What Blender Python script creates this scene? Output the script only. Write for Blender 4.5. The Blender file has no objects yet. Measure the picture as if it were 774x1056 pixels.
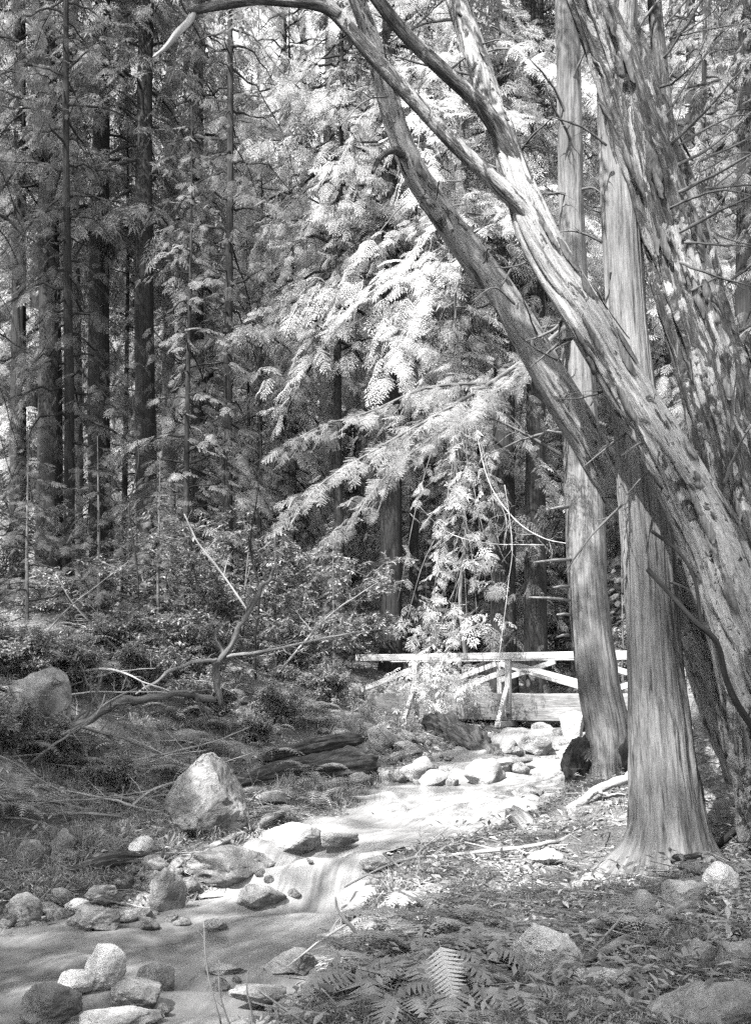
# Redwood creek with a wooden footbridge: black and white forest scene
import bpy, bmesh, math
import numpy as np
from mathutils import Vector, Matrix

PI = math.pi
scene = bpy.context.scene
col = scene.collection
F, CX, HY, CZ = 1186.0, 387.0, 705.0, 2.3      # camera model used to turn picture positions into places

# ------------------------------------------------------------------ numeric helpers
def _hash(ix, iy, iz, seed):
    h = (ix.astype(np.uint32) * np.uint32(374761393) + iy.astype(np.uint32) * np.uint32(668265263)
         + iz.astype(np.uint32) * np.uint32(2147483647) + np.uint32(seed * 144665 + 977))
    h = (h ^ (h >> np.uint32(13))) * np.uint32(1274126177)
    h = h ^ (h >> np.uint32(16))
    return (h & np.uint32(0xFFFFFF)).astype(np.float64) / float(0xFFFFFF)

def vnoise(p, seed=0):
    with np.errstate(over='ignore'):
        f = np.floor(p); t = p - f; i = f.astype(np.int64)
        t = t * t * (3 - 2 * t)
        r = 0
        for dx in (0, 1):
            wx = t[:, 0] if dx else 1 - t[:, 0]
            for dy in (0, 1):
                wy = t[:, 1] if dy else 1 - t[:, 1]
                for dz in (0, 1):
                    wz = t[:, 2] if dz else 1 - t[:, 2]
                    r = r + wx * wy * wz * _hash(i[:, 0] + dx, i[:, 1] + dy, i[:, 2] + dz, seed)
    return r * 2 - 1

def fbm(p, octaves=4, seed=0, gain=0.5):
    a, s, r = 1.0, 0, 0
    for o in range(octaves):
        r = r + a * vnoise(p * (2.03 ** o) + o * 17.3, seed + o)
        a *= gain
    return r

def smooth(a, b, x):
    t = np.clip((x - a) / (b - a), 0, 1)
    return t * t * (3 - 2 * t)

def spline(pts, n):
    """Catmull-Rom through pts (k, c) -> (n, c), even in arc length of the first three columns."""
    P = np.asarray(pts, float)
    if len(P) == 2:
        t = np.linspace(0, 1, n)[:, None]
        return P[0] * (1 - t) + P[1] * t
    Q = np.vstack([2 * P[0] - P[1], P, 2 * P[-1] - P[-2]])
    out = []
    m = 16
    for i in range(len(P) - 1):
        p0, p1, p2, p3 = Q[i:i + 4]
        t = np.linspace(0, 1, m, endpoint=False)[:, None]
        out.append(0.5 * (2 * p1 + (p2 - p0) * t + (2 * p0 - 5 * p1 + 4 * p2 - p3) * t ** 2
                          + (3 * p1 - p0 - 3 * p2 + p3) * t ** 3))
    out = np.vstack(out + [P[-1:]])
    s = np.concatenate([[0], np.cumsum(np.linalg.norm(np.diff(out[:, :3], axis=0), axis=1))])
    u = np.linspace(0, s[-1], n)
    return np.stack([np.interp(u, s, out[:, c]) for c in range(out.shape[1])], 1)

def rotm(yaw=0, pitch=0, roll=0):
    """columns = local x (forward, raised by pitch), y (left), z (up); roll about x."""
    cy, sy, cp, sp, cr, sr = math.cos(yaw), math.sin(yaw), math.cos(pitch), math.sin(pitch), math.cos(roll), math.sin(roll)
    Rz = np.array([[cy, -sy, 0], [sy, cy, 0], [0, 0, 1]])
    Ry = np.array([[cp, 0, -sp], [0, 1, 0], [sp, 0, cp]])
    Rx = np.array([[1, 0, 0], [0, cr, -sr], [0, sr, cr]])
    return Rz @ Ry @ Rx

# ------------------------------------------------------------------ mesh builder
class MB:
    def __init__(self):
        self.v, self.q, self.t, self.bark, self.tone, self.n = [], [], [], [], [], 0
    def add(self, v, quads=None, tris=None, bark=None, tone=0.5):
        v = np.asarray(v, float)
        self.v.append(v)
        if quads is not None and len(quads): self.q.append(np.asarray(quads, np.int64) + self.n)
        if tris is not None and len(tris): self.t.append(np.asarray(tris, np.int64) + self.n)
        self.bark.append(v.copy() if bark is None else np.asarray(bark, float))
        self.tone.append(np.broadcast_to(np.asarray(tone, float), (len(v),)).copy())
        self.n += len(v)
    def soup(self, v, tone=0.5):
        self.add(v, tris=np.arange(len(v)).reshape(-1, 3), tone=tone)
    def mesh(self, name, mat, sm=True):
        me = bpy.data.meshes.new(name)
        V = np.vstack(self.v)
        Q = np.vstack(self.q) if self.q else np.zeros((0, 4), np.int64)
        T = np.vstack(self.t) if self.t else np.zeros((0, 3), np.int64)
        me.vertices.add(len(V)); me.vertices.foreach_set('co', V.astype(np.float32).ravel())
        loops = np.concatenate([Q.ravel(), T.ravel()]).astype(np.int32)
        me.loops.add(len(loops)); me.loops.foreach_set('vertex_index', loops)
        starts = np.concatenate([np.arange(len(Q)) * 4, len(Q) * 4 + np.arange(len(T)) * 3]).astype(np.int32)
        me.polygons.add(len(starts)); me.polygons.foreach_set('loop_start', starts)
        me.polygons.foreach_set('use_smooth', np.full(len(starts), bool(sm)))
        a = me.attributes.new('bark', 'FLOAT_VECTOR', 'POINT'); a.data.foreach_set('vector', np.vstack(self.bark).astype(np.float32).ravel())
        a = me.attributes.new('tone', 'FLOAT', 'POINT'); a.data.foreach_set('value', np.concatenate(self.tone).astype(np.float32))
        me.update(calc_edges=True)
        if mat: me.materials.append(mat)
        return me
    def build(self, name, mat, parent=None, sm=True, loc=None):
        o = bpy.data.objects.new(name, self.mesh(name, mat, sm)); col.objects.link(o)
        if loc is not None: o.location = loc
        if parent is not None: o.parent = parent
        return o

def crown_build(cr, limbs, name, leaf, wood, parent):
    """foliage (triangles) and the limbs that carry it (quads) as one part"""
    nq = 0
    if limbs is not None and limbs.n:
        nq = sum(len(q) for q in limbs.q)
        cr.q += [q + cr.n for q in limbs.q]; cr.v += limbs.v; cr.bark += limbs.bark; cr.tone += limbs.tone; cr.n += limbs.n
    o = cr.build(name, leaf, parent, sm=False)
    if nq:
        o.data.materials.append(wood)
        mi = np.zeros(len(o.data.polygons), np.int32); mi[:nq] = 1; o.data.polygons.foreach_set('material_index', mi)
        sm = np.zeros(len(mi), bool); sm[:nq] = True; o.data.polygons.foreach_set('use_smooth', sm)
    return o

def tube(mb, pts, seg=10, disp=None, tone=0.5, caps=True):
    """pts: (n,4) x,y,z,radius. disp(theta, s, r)-> radius multiplier arrays."""
    P = np.asarray(pts, float); n = len(P)
    c = P[:, :3]
    d = np.gradient(c, axis=0); d /= np.linalg.norm(d, axis=1)[:, None] + 1e-9
    up = np.array([0, 0, 1.0]) if abs(d[0, 2]) < 0.9 else np.array([1.0, 0, 0])
    x = np.cross(up, d[0]); x /= np.linalg.norm(x)
    X = np.zeros((n, 3)); X[0] = x
    for i in range(1, n):
        x = x - d[i] * np.dot(x, d[i]); x /= np.linalg.norm(x) + 1e-9
        X[i] = x
    Y = np.cross(d, X)
    s = np.concatenate([[0], np.cumsum(np.linalg.norm(np.diff(c, axis=0), axis=1))])
    th = np.arange(seg) * 2 * PI / seg
    TH, S = np.meshgrid(th, s); R = np.repeat(P[:, 3:4], seg, 1)
    RR = R * (disp(TH, S, R) if disp else 1)
    v = c[:, None, :] + X[:, None, :] * (np.cos(TH) * RR)[..., None] + Y[:, None, :] * (np.sin(TH) * RR)[..., None]
    bark = np.stack([np.cos(TH) * R, np.sin(TH) * R, S], -1).reshape(-1, 3)
    i = np.arange(n - 1)[:, None] * seg; j = np.arange(seg)[None, :]; k = (j + 1) % seg
    q = np.stack([i + j, i + k, i + seg + k, i + seg + j], -1).reshape(-1, 4)
    V = v.reshape(-1, 3); tr = []
    if caps:
        b = len(V)
        V = np.vstack([V, c[:1], c[-1:]]); bark = np.vstack([bark, [[0, 0, 0]], [[0, 0, s[-1]]]])
        jj = np.arange(seg); kk = (jj + 1) % seg
        tr = np.vstack([np.stack([kk, jj, np.full(seg, b)], 1),
                        np.stack([(n - 1) * seg + jj, (n - 1) * seg + kk, np.full(seg, b + 1)], 1)])
    mb.add(V, q, tr, bark, tone)

def box(mb, c, ex, ey, ez, hx, hy, hz, bev=0.0, tone=0.5):
    """oriented box, half sizes, optional chamfer on the long edges."""
    c = np.asarray(c, float); E = np.stack([ex, ey, ez]).astype(float)
    if bev <= 0:
        prof = [(-1, -1), (1, -1), (1, 1), (-1, 1)]; prof = [(a * hy, b * hz) for a, b in prof]
    else:
        prof = []
        for a, b in ((-1, -1), (1, -1), (1, 1), (-1, 1)):
            p, q = (a * (hy - bev), b * hz), (a * hy, b * (hz - bev))
            prof += [p, q] if a * b > 0 else [q, p]
        prof = sorted(prof, key=lambda t: math.atan2(t[1] / hz, t[0] / hy))
    m = len(prof)
    V, bk = [], []
    for sx in (-1, 1):
        for (a, b) in prof:
            V.append(c + E[0] * sx * hx + E[1] * a + E[2] * b); bk.append((a, b, sx * hx + c[0]))
    j = np.arange(m); k = (j + 1) % m
    q = np.stack([j, k, m + k, m + j], 1)
    V.append(c - E[0] * hx); V.append(c + E[0] * hx); bk += [(0, 0, -hx + c[0]), (0, 0, hx + c[0])]
    t = np.vstack([np.stack([k, j, np.full(m, 2 * m)], 1), np.stack([m + j, m + k, np.full(m, 2 * m + 1)], 1)])
    mb.add(np.array(V), q, t, np.array(bk), tone)

def beam(mb, a, b, w, h, bev=0.008, tone=0.5, side=None):
    """a plank from a to b; w across (horizontal), h high."""
    a, b = np.asarray(a, float), np.asarray(b, float)
    ex = b - a; L = np.linalg.norm(ex); ex /= L
    if side is None:
        ref = np.array([0, 0, 1.0]) if abs(ex[2]) < .95 else np.array([0, 1.0, 0])
        ey = np.cross(ref, ex); ey /= np.linalg.norm(ey)
    else:
        ey = np.asarray(side, float); ey = ey - ex * np.dot(ey, ex); ey /= np.linalg.norm(ey)
    ez = np.cross(ex, ey)
    box(mb, (a + b) / 2, ex, ey, ez, L / 2, w / 2, h / 2, bev, tone)

# ------------------------------------------------------------------ objects, tags, copies
def tag(o, label=None, cat=None, group=None, kind=None):
    if label: o['label'] = label
    if cat: o['category'] = cat
    if group: o['group'] = group
    if kind: o['kind'] = kind
    return o

def empty(name, loc, label, cat, group=None, rz=0.0):
    o = bpy.data.objects.new(name, None); col.objects.link(o)
    o.location = loc; o.rotation_euler = (0, 0, rz); o.empty_display_size = 0.2
    return tag(o, label, cat, group)

KIDS = {}
def children(o): return list(o.children)
def copy_tree(o, parent=None):
    c = o.copy(); col.objects.link(c); c.parent = parent
    for ch in children(o): copy_tree(ch, c)
    return c

# ------------------------------------------------------------------ materials
def G(v): return (v, v, v, 1)
def newmat(name):
    m = bpy.data.materials.new(name); m.use_nodes = True
    nt = m.node_tree; nt.nodes.clear()
    out = nt.nodes.new('ShaderNodeOutputMaterial')
    return m, nt, out
def N(nt, typ, ins=None, **props):
    n = nt.nodes.new(typ)
    for k, v in props.items(): setattr(n, k, v)
    for k, v in (ins or {}).items():
        if hasattr(v, 'is_output'): nt.links.new(v, n.inputs[k])
        else: n.inputs[k].default_value = v
    return n
def ramp(nt, fac, stops):
    r = nt.nodes.new('ShaderNodeValToRGB'); nt.links.new(fac, r.inputs[0])
    e = r.color_ramp.elements
    while len(e) < len(stops): e.new(0.5)
    for k, (p, v) in enumerate(stops): e[k].position = p; e[k].color = G(v)
    return r.outputs[0]
def noise(nt, vec, scale, detail=5, rough=0.55, sc=(1, 1, 1), dist=0.0):
    mp = N(nt, 'ShaderNodeMapping', {'Vector': vec, 'Scale': sc})
    return N(nt, 'ShaderNodeTexNoise', {'Vector': mp.outputs[0], 'Scale': scale, 'Detail': detail, 'Roughness': rough, 'Distortion': dist}).outputs['Fac']
def math_(nt, op, a, b=0.5, c=0.0):
    n = nt.nodes.new('ShaderNodeMath'); n.operation = op
    for i, v in enumerate((a, b, c)):
        if hasattr(v, 'is_output'): nt.links.new(v, n.inputs[i])
        else: n.inputs[i].default_value = v
    return n.outputs[0]
def mixc(nt, fac, a, b, mode='MIX'):
    n = nt.nodes.new('ShaderNodeMix'); n.data_type = 'RGBA'; n.blend_type = mode
    for sock, v in ((n.inputs[0], fac), (n.inputs[6], a), (n.inputs[7], b)):
        if hasattr(v, 'is_output'): nt.links.new(v, sock)
        else: sock.default_value = v
    return n.outputs[2]
def finish(nt, out, color, rough=0.85, height=None, dist=0.02, strength=1.0, spec=0.25):
    b = N(nt, 'ShaderNodeBsdfPrincipled', {'Roughness': rough, 'Specular IOR Level': spec})
    if hasattr(color, 'is_output'): nt.links.new(color, b.inputs['Base Color'])
    else: b.inputs['Base Color'].default_value = G(color)
    if height is not None:
        bp = N(nt, 'ShaderNodeBump', {'Height': height, 'Distance': dist, 'Strength': strength})
        nt.links.new(bp.outputs[0], b.inputs['Normal'])
    nt.links.new(b.outputs[0], out.inputs[0])
def attr(nt, name): return N(nt, 'ShaderNodeAttribute', attribute_name=name)

def bark_material(name, lo, hi, groove=0.03, scale=1.0, dist=0.03):
    m, nt, out = newmat(name)
    v = attr(nt, 'bark').outputs['Vector']
    a = noise(nt, v, 26 * scale, 6, 0.62, (1, 1, 0.06), 0.25)
    b = noise(nt, v, 60 * scale, 4, 0.6, (1, 1, 0.12))
    c = noise(nt, v, 1.6, 4, 0.55, (1, 1, 0.45))
    h = math_(nt, 'ADD', math_(nt, 'MULTIPLY', a, 0.75), math_(nt, 'MULTIPLY', b, 0.3))
    base = ramp(nt, h, [(0.36, groove), (0.47, lo), (0.60, (lo + hi) / 2), (0.78, hi)])
    patch = ramp(nt, c, [(0.3, 0.55), (0.5, 0.95), (0.7, 1.25)])
    finish(nt, out, mixc(nt, 1.0, base, patch, 'MULTIPLY'), 0.9, h, dist, 1.0, 0.15)
    return m

def peel_material(name):
    """pale weathered wood with torn, fibrous dark bark."""
    m, nt, out = newmat(name)
    v = attr(nt, 'bark').outputs['Vector']
    sp = attr(nt, 'tone').outputs['Fac']
    big = noise(nt, v, 5.5, 8, 0.68, (1, 1, 0.34), 1.4)
    fine = noise(nt, v, 26, 7, 0.68, (1, 1, 0.09), 0.8)
    grain = noise(nt, v, 75, 4, 0.65, (1, 1, 0.2), 0.3)
    knots = noise(nt, v, 11, 4, 0.6, (1, 1, 0.6), 0.9)
    pale = ramp(nt, math_(nt, 'ADD', math_(nt, 'MULTIPLY', fine, 0.65), math_(nt, 'MULTIPLY', grain, 0.35)), [(0.33, 0.055), (0.45, 0.13), (0.56, 0.20), (0.70, 0.27)])
    dark = ramp(nt, noise(nt, v, 38, 6, 0.7, (1, 1, 0.14), 0.6), [(0.35, 0.012), (0.5, 0.05), (0.65, 0.14)])
    mask = ramp(nt, math_(nt, 'ADD', math_(nt, 'MULTIPLY_ADD', fine, 0.28, math_(nt, 'MULTIPLY', big, 0.86)), math_(nt, 'MULTIPLY', math_(nt, 'SUBTRACT', sp, 0.5), 0.5)), [(0.56, 0.0), (0.60, 1.0)])
    km = ramp(nt, knots, [(0.63, 0.0), (0.66, 0.9)])
    msk = math_(nt, 'MAXIMUM', mask, km)
    colr = mixc(nt, msk, pale, dark)
    h = math_(nt, 'ADD', math_(nt, 'ADD', math_(nt, 'MULTIPLY', fine, 0.6), math_(nt, 'MULTIPLY', grain, 0.3)), math_(nt, 'MULTIPLY', msk, math_(nt, 'MULTIPLY_ADD', fine, 1.6, 0.1)))
    finish(nt, out, colr, 0.85, h, 0.04, 1.0, 0.2)
    return m

def wood_material(name, lo, hi, scale=1.0, rough=0.85):
    m, nt, out = newmat(name)
    v = attr(nt, 'bark').outputs['Vector']
    a = noise(nt, v, 36 * scale, 7, 0.68, (1, 1, 0.10), 0.5)
    c = noise(nt, v, 3, 5, 0.6, (1, 1, 0.6))
    base = ramp(nt, a, [(0.3, lo * 0.5), (0.45, lo), (0.7, hi)])
    patch = ramp(nt, c, [(0.3, 0.6), (0.55, 1.0), (0.75, 1.15)])
    finish(nt, out, mixc(nt, 1.0, base, patch, 'MULTIPLY'), rough, a, 0.012, 0.9)
    return m

def leaf_material(name, lo, hi, trans=0.4, rough=0.55, spec=0.25):
    m, nt, out = newmat(name)
    t = attr(nt, 'tone').outputs['Fac']
    oi = N(nt, 'ShaderNodeObjectInfo').outputs['Random']
    f = math_(nt, 'ADD', math_(nt, 'MULTIPLY', t, 0.75), math_(nt, 'MULTIPLY', oi, 0.25))
    c = ramp(nt, f, [(0.1, lo), (0.9, hi)])
    b = N(nt, 'ShaderNodeBsdfPrincipled', {'Base Color': c, 'Roughness': rough, 'Specular IOR Level': spec})
    tr = N(nt, 'ShaderNodeBsdfTranslucent', {'Color': c})
    mx = N(nt, 'ShaderNodeMixShader', {0: trans, 1: b.outputs[0], 2: tr.outputs[0]})
    nt.links.new(mx.outputs[0], out.inputs[0])
    return m

def rock_material(name, lo, hi, rough=0.8, moss=0.35):
    m, nt, out = newmat(name)
    oc = N(nt, 'ShaderNodeTexCoord').outputs['Object']
    oi = N(nt, 'ShaderNodeObjectInfo').outputs['Random']
    v = N(nt, 'ShaderNodeVectorMath', {0: oc, 1: (7.3, 3.1, 9.7)}, operation='ADD').outputs[0]
    big = noise(nt, v, 2.3, 6, 0.62, (1, 1, 1), 0.6)
    fine = noise(nt, v, 38, 6, 0.7)
    spk = noise(nt, v, 120, 3, 0.6)
    c = ramp(nt, big, [(0.30, lo * 0.4), (0.44, lo * 0.85), (0.55, (lo + hi) / 2), (0.68, hi * 1.1)])
    c = mixc(nt, 1.0, c, ramp(nt, fine, [(0.28, 0.68), (0.5, 1.0), (0.72, 1.25)]), 'MULTIPLY')
    c = mixc(nt, 1.0, c, ramp(nt, spk, [(0.3, 0.75), (0.5, 1.0), (0.7, 1.2)]), 'MULTIPLY')
    lich = ramp(nt, noise(nt, v, 5.5, 5, 0.7, (1, 1, 1), 1.0), [(0.6, 0.0), (0.68, moss)])
    c = mixc(nt, lich, c, G(lo * 0.35))
    wv = N(nt, 'ShaderNodeVectorMath', {0: v, 1: N(nt, 'ShaderNodeTexNoise', {'Vector': v, 'Scale': 3.0, 'Detail': 4.0}).outputs['Color']}, operation='ADD').outputs[0]
    ed = N(nt, 'ShaderNodeTexVoronoi', {'Vector': wv, 'Scale': 1.7}, feature='DISTANCE_TO_EDGE').outputs['Distance']
    crack = ramp(nt, ed, [(0.0, 0.0), (0.035, 1.0)])
    gate = ramp(nt, noise(nt, v, 1.9, 2, 0.5), [(0.48, 0.0), (0.56, 1.0)])
    crack = math_(nt, 'MAXIMUM', crack, gate)
    c = mixc(nt, crack, mixc(nt, 1.0, c, G(0.25), 'MULTIPLY'), c)
    h = math_(nt, 'ADD', math_(nt, 'ADD', math_(nt, 'MULTIPLY', big, 0.6), math_(nt, 'MULTIPLY', fine, 0.4)), math_(nt, 'MULTIPLY', crack, 0.3))
    finish(nt, out, c, rough, h, 0.09, 1.0, 0.3)
    return m

def soil_material():
    m, nt, out = newmat('forest_soil')
    oc = N(nt, 'ShaderNodeTexCoord').outputs['Object']
    a = noise(nt, oc, 1.3, 6, 0.6)
    b = noise(nt, oc, 14, 6, 0.7)
    d = noise(nt, oc, 60, 4, 0.7)
    c = ramp(nt, a, [(0.3, 0.06), (0.5, 0.11), (0.7, 0.17)])
    c = mixc(nt, 1.0, c, ramp(nt, b, [(0.3, 0.5), (0.5, 1.0), (0.72, 1.7)]), 'MULTIPLY')
    c = mixc(nt, 1.0, c, ramp(nt, d, [(0.32, 0.45), (0.5, 1.0), (0.7, 1.7)]), 'MULTIPLY')
    w = attr(nt, 'tone').outputs['Fac']                # wet gravel of the creek bed and margin
    g = ramp(nt, N(nt, 'ShaderNodeTexVoronoi', {'Vector': oc, 'Scale': 16.0}).outputs['Distance'], [(0.0, 0.30), (0.35, 0.22), (0.6, 0.06)])
    c = mixc(nt, w, c, g)
    h = math_(nt, 'ADD', math_(nt, 'MULTIPLY', b, 0.6), math_(nt, 'MULTIPLY', d, 0.4))
    finish(nt, out, c, 0.95, h, 0.08, 1.0, 0.1)
    return m

def water_material():
    m, nt, out = newmat('creek_water')
    v = attr(nt, 'bark').outputs['Vector']             # across, height, along the flow
    foam = attr(nt, 'tone').outputs['Fac']
    st = noise(nt, v, 2.2, 5, 0.5, (2.6, 1, 0.5), 1.0)
    st2 = noise(nt, v, 9, 4, 0.5, (2.2, 1, 0.16), 0.6)
    mix = math_(nt, 'ADD', math_(nt, 'MULTIPLY', st, 0.55), math_(nt, 'MULTIPLY', st2, 0.45))
    f = math_(nt, 'ADD', foam, math_(nt, 'MULTIPLY', math_(nt, 'MULTIPLY', math_(nt, 'SUBTRACT', mix, 0.5), 3.8), math_(nt, 'MAXIMUM', foam, 0.3)))
    f = ramp(nt, f, [(0.15, 0.0), (0.6, 0.4), (1.05, 0.9)])
    hgt = math_(nt, 'ADD', math_(nt, 'MULTIPLY', st, 0.7), math_(nt, 'MULTIPLY', st2, 0.3))
    bp = N(nt, 'ShaderNodeBump', {'Height': hgt, 'Distance': 0.03, 'Strength': 0.3})
    clear = N(nt, 'ShaderNodeBsdfPrincipled', {'Base Color': G(0.08), 'Roughness': 0.12, 'Specular IOR Level': 0.5, 'IOR': 1.33, 'Normal': bp.outputs[0]})
    white = N(nt, 'ShaderNodeBsdfPrincipled', {'Base Color': G(0.19), 'Roughness': 0.4, 'Specular IOR Level': 0.2, 'Normal': bp.outputs[0],
                                               'Subsurface Weight': 0.0})
    mx = N(nt, 'ShaderNodeMixShader', {0: f, 1: clear.outputs[0], 2: white.outputs[0]})
    nt.links.new(mx.outputs[0], out.inputs[0])
    return m

M = dict(
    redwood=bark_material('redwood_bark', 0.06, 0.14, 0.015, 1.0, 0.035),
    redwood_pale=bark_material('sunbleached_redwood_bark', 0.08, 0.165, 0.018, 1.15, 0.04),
    dark_shaded_bark=bark_material('dark_shaded_redwood_bark', 0.013, 0.036, 0.004, 0.8, 0.05),  # forest trunks: shade is put into this bark colour; elsewhere plain dark wood
    peel=peel_material('peeling_bay_bark'),
    limb=bark_material('thin_limb_bark', 0.06, 0.14, 0.02, 1.5, 0.01),
    dead=wood_material('bleached_dead_wood', 0.2, 0.38),
    deadgrey=wood_material('grey_dead_wood', 0.12, 0.26),
    rotten=wood_material('rotten_wood', 0.02, 0.085, 0.8, 0.95),
    plank=wood_material('weathered_planks', 0.09, 0.17, 0.8),
    rail=wood_material('pale_rail_timber', 0.20, 0.34, 0.8),
    needles=leaf_material('redwood_needles', 0.04, 0.18, 0.45),
    needles_pale=leaf_material('young_redwood_needles', 0.13, 0.33, 0.5),
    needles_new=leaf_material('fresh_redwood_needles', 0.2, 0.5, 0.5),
    leaves=leaf_material('broad_leaves', 0.09, 0.24, 0.35, 0.38, 0.5),
    fern=leaf_material('fern_fronds', 0.10, 0.30, 0.4),
    fern_pale=leaf_material('pale_fern_frond', 0.36, 0.44, 0.4),
    herb=leaf_material('ground_herbs', 0.07, 0.27, 0.35),
    litter=leaf_material('leaf_litter', 0.07, 0.42, 0.1, 0.7),
    rock=rock_material('granite', 0.14, 0.28),
    rock_pale=rock_material('pale_granite', 0.2, 0.34, 0.8, 0.3), rock_bright=rock_material('bright_granite', 0.36, 0.5, 0.8, 0.2),
    rock_dark=rock_material('wet_dark_stone', 0.10, 0.22, 0.5, 0.5),
    soil=soil_material(), water=water_material(),
)
SUN, SUN_E, SKY_E, EXPO = (-.38, -.50, .78), 3.1, .125, 3.3
SHADE_TREES = [(-11, -9, 'tall2', .95), (-14.5, -8, 'tall2', 1), (-9, -13, 'tall2', 1), (-13, -14, 'tall2', 1), (-8, -7, 'tall2', .9), (-5.5, -12, 'tall2', 1), (-12, 3, 'tall2', .9), (-15.5, -1, 'tall2', 1),
          (-7, -4, 'tall2', .95), (-17, 5, 'tall2', 1), (-11.5, 7.5, 'tall2', .85), (-8, 2, 'mid', .72), (-9.4, 7.8, 'mid', .62), (-15, 22, 'tall2', .9), (-19, 16.5, 'tall2', 1), (-22, 24, 'tall2', 1), (-17, 19.5, 'tall2', 1), (-12.5, 19.5, 'tall2', .9)]  # trees added out of view, placed to block the sun
# ------------------------------------------------------------------ terrain and creek
CREEK = np.array([  # y, x, water level, half width, foam
    (-14, -7.5, -.06, 1.6, .10), (-4, -5.5, -.04, 1.6, .10), (2, -3.9, -.02, 1.5, .12), (6, -2.75, 0.0, 1.45, .2), (8, -2.2, 0.0, 1.5, .52), (9.5, -1.95, .01, 1.55, .40),
    (10.7, -1.45, .03, 1.25, .36), (11.45, -.95, .05, .85, .75), (11.75, -.84, .09, .65, 1.0), (12.05, -.76, .38, .52, 1.1), (12.6, -.6, .46, .5, 1.0), (13.3, -.2, .53, .75, .75),
    (14.2, .45, .57, 1.0, .6), (14.9, .8, .60, 1.05, .5), (15.3, 1.0, .74, 1.1, .95), (16.5, 1.35, .78, 1.2, .45), (17.4, 1.65, .81, 1.2, .55), (17.9, 1.8, .97, 1.2, 1.0), (19.2, 2.25, 1.02, 1.15, .55),
    (21, 2.8, 1.10, 1.0, .8), (23, 3.35, 1.20, .8, .9), (26, 4.2, 1.32, .8, .7), (30, 5.2, 1.55, .8, .6), (38, 6.6, 2.2, .8, .5), (60, 9, 5.0, .8, .5), (95, 12, 16, .8, .3)])
_cs = spline(CREEK[:, [1, 0, 2, 3, 4]], 900)
def creek_at(x, y):
    """distance to the creek's centre line and its level, half width, foam there"""
    sh = x.shape; x = x.ravel(); y = y.ravel()
    D = np.full(x.shape, 1e9); I = np.zeros(x.shape, int)
    for k in range(0, len(x), 20000):
        dx = x[k:k + 20000, None] - _cs[None, :, 0]; dy = y[k:k + 20000, None] - _cs[None, :, 1]
        d = dx * dx + dy * dy; i = d.argmin(1)
        I[k:k + 20000] = i; D[k:k + 20000] = np.sqrt(d[np.arange(len(i)), i])
    return D.reshape(sh), _cs[I, 2].reshape(sh), _cs[I, 3].reshape(sh), _cs[I, 4].reshape(sh)

GP = np.array([
    (0, 0, .80), (0, 5, .78), (2, 5, .85), (1, 8, .72), (2.4, 10, .70), (3.3, 10, .9), (5, 10, 1.9), (1.0, 10, .62), (1.5, 12, .68), (2.9, 15, 1.05), (4, 15, 1.4), (6, 15, 2.6),
    (3, 8, .95), (4.5, 7, 1.5), (0, 7, .6), (.3, 9, .5), (-.3, 6, .6), (7, 26, 1.75), (9.5, 26, 3), (5, 20, 1.45), (8, 20, 3.0), (6.5, 30, 2.2), (2.2, 17.5, 1.05), (.9, 11.3, .55),
    (-2.1, 14, .47), (-3.5, 12.5, .35), (-4.6, 12.5, .65), (-1.2, 14.5, .62), (-.3, 17.5, .95), (-.73, 15.3, .72), (-2, 18, 1.15), (-1.1, 19, 1.2), (-4.5, 16, 1.3), (-5.6, 18, 2.5),
    (-3.5, 20, 1.95), (-3.5, 24, 2.65), (-1.2, 24, 2.05), (-.6, 26, 1.85), (-6.5, 24, 3.3), (-9, 22, 4.2), (-9, 30, 4.5), (-4, 30, 3.0), (0, 30, 2.5), (1.2, 26.3, 1.15), (2.0, 25.6, 1.1), (1.3, 24.2, 1.1), (1, 22, 1.15), (0, 22, 1.5),
    (3, 33, 2.3), (6, 36, 2.7), (-15, 40, 7), (0, 45, 4.6), (8, 45, 5.5), (18, 40, 10), (0, 60, 9), (-20, 60, 15), (20, 60, 16), (0, 95, 22), (-45, 95, 32), (45, 95, 32), (-45, 40, 18), (45, 40, 20),
    (45, 0, 12), (-10, 12, 3.5), (-7, 13, 2.2), (-14, 5, 5), (-7, 4, 1.4), (-8.5, -2, 1.6), (0, -15, 1.0), (-45, -20, 8), (40, -20, 8), (10, 5, 3.5), (6, 2, 1.6), (14, 15, 6.5), (-45, 10, 14)], float)
def _tps():
    P = GP[:, :2]; n = len(P)
    r = np.linalg.norm(P[:, None] - P[None], axis=2)
    K = np.where(r > 0, r * r * np.log(r + 1e-12), 0) + np.eye(n) * 0.4
    A = np.zeros((n + 3, n + 3)); A[:n, :n] = K; A[:n, n] = 1; A[:n, n + 1:] = P; A[n, :n] = 1; A[n + 1:, :n] = P.T
    return np.linalg.solve(A, np.concatenate([GP[:, 2], np.zeros(3)]))
_W = _tps()
def tps(x, y):
    sh = x.shape; x = x.ravel(); y = y.ravel(); out = np.zeros(x.shape)
    for k in range(0, len(x), 20000):
        a, b = x[k:k + 20000], y[k:k + 20000]
        r2 = (a[:, None] - GP[None, :, 0]) ** 2 + (b[:, None] - GP[None, :, 1]) ** 2
        out[k:k + 20000] = (0.5 * r2 * np.log(r2 + 1e-12)) @ _W[:-3] + _W[-3] + _W[-2] * a + _W[-1] * b
    return out.reshape(sh)

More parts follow.
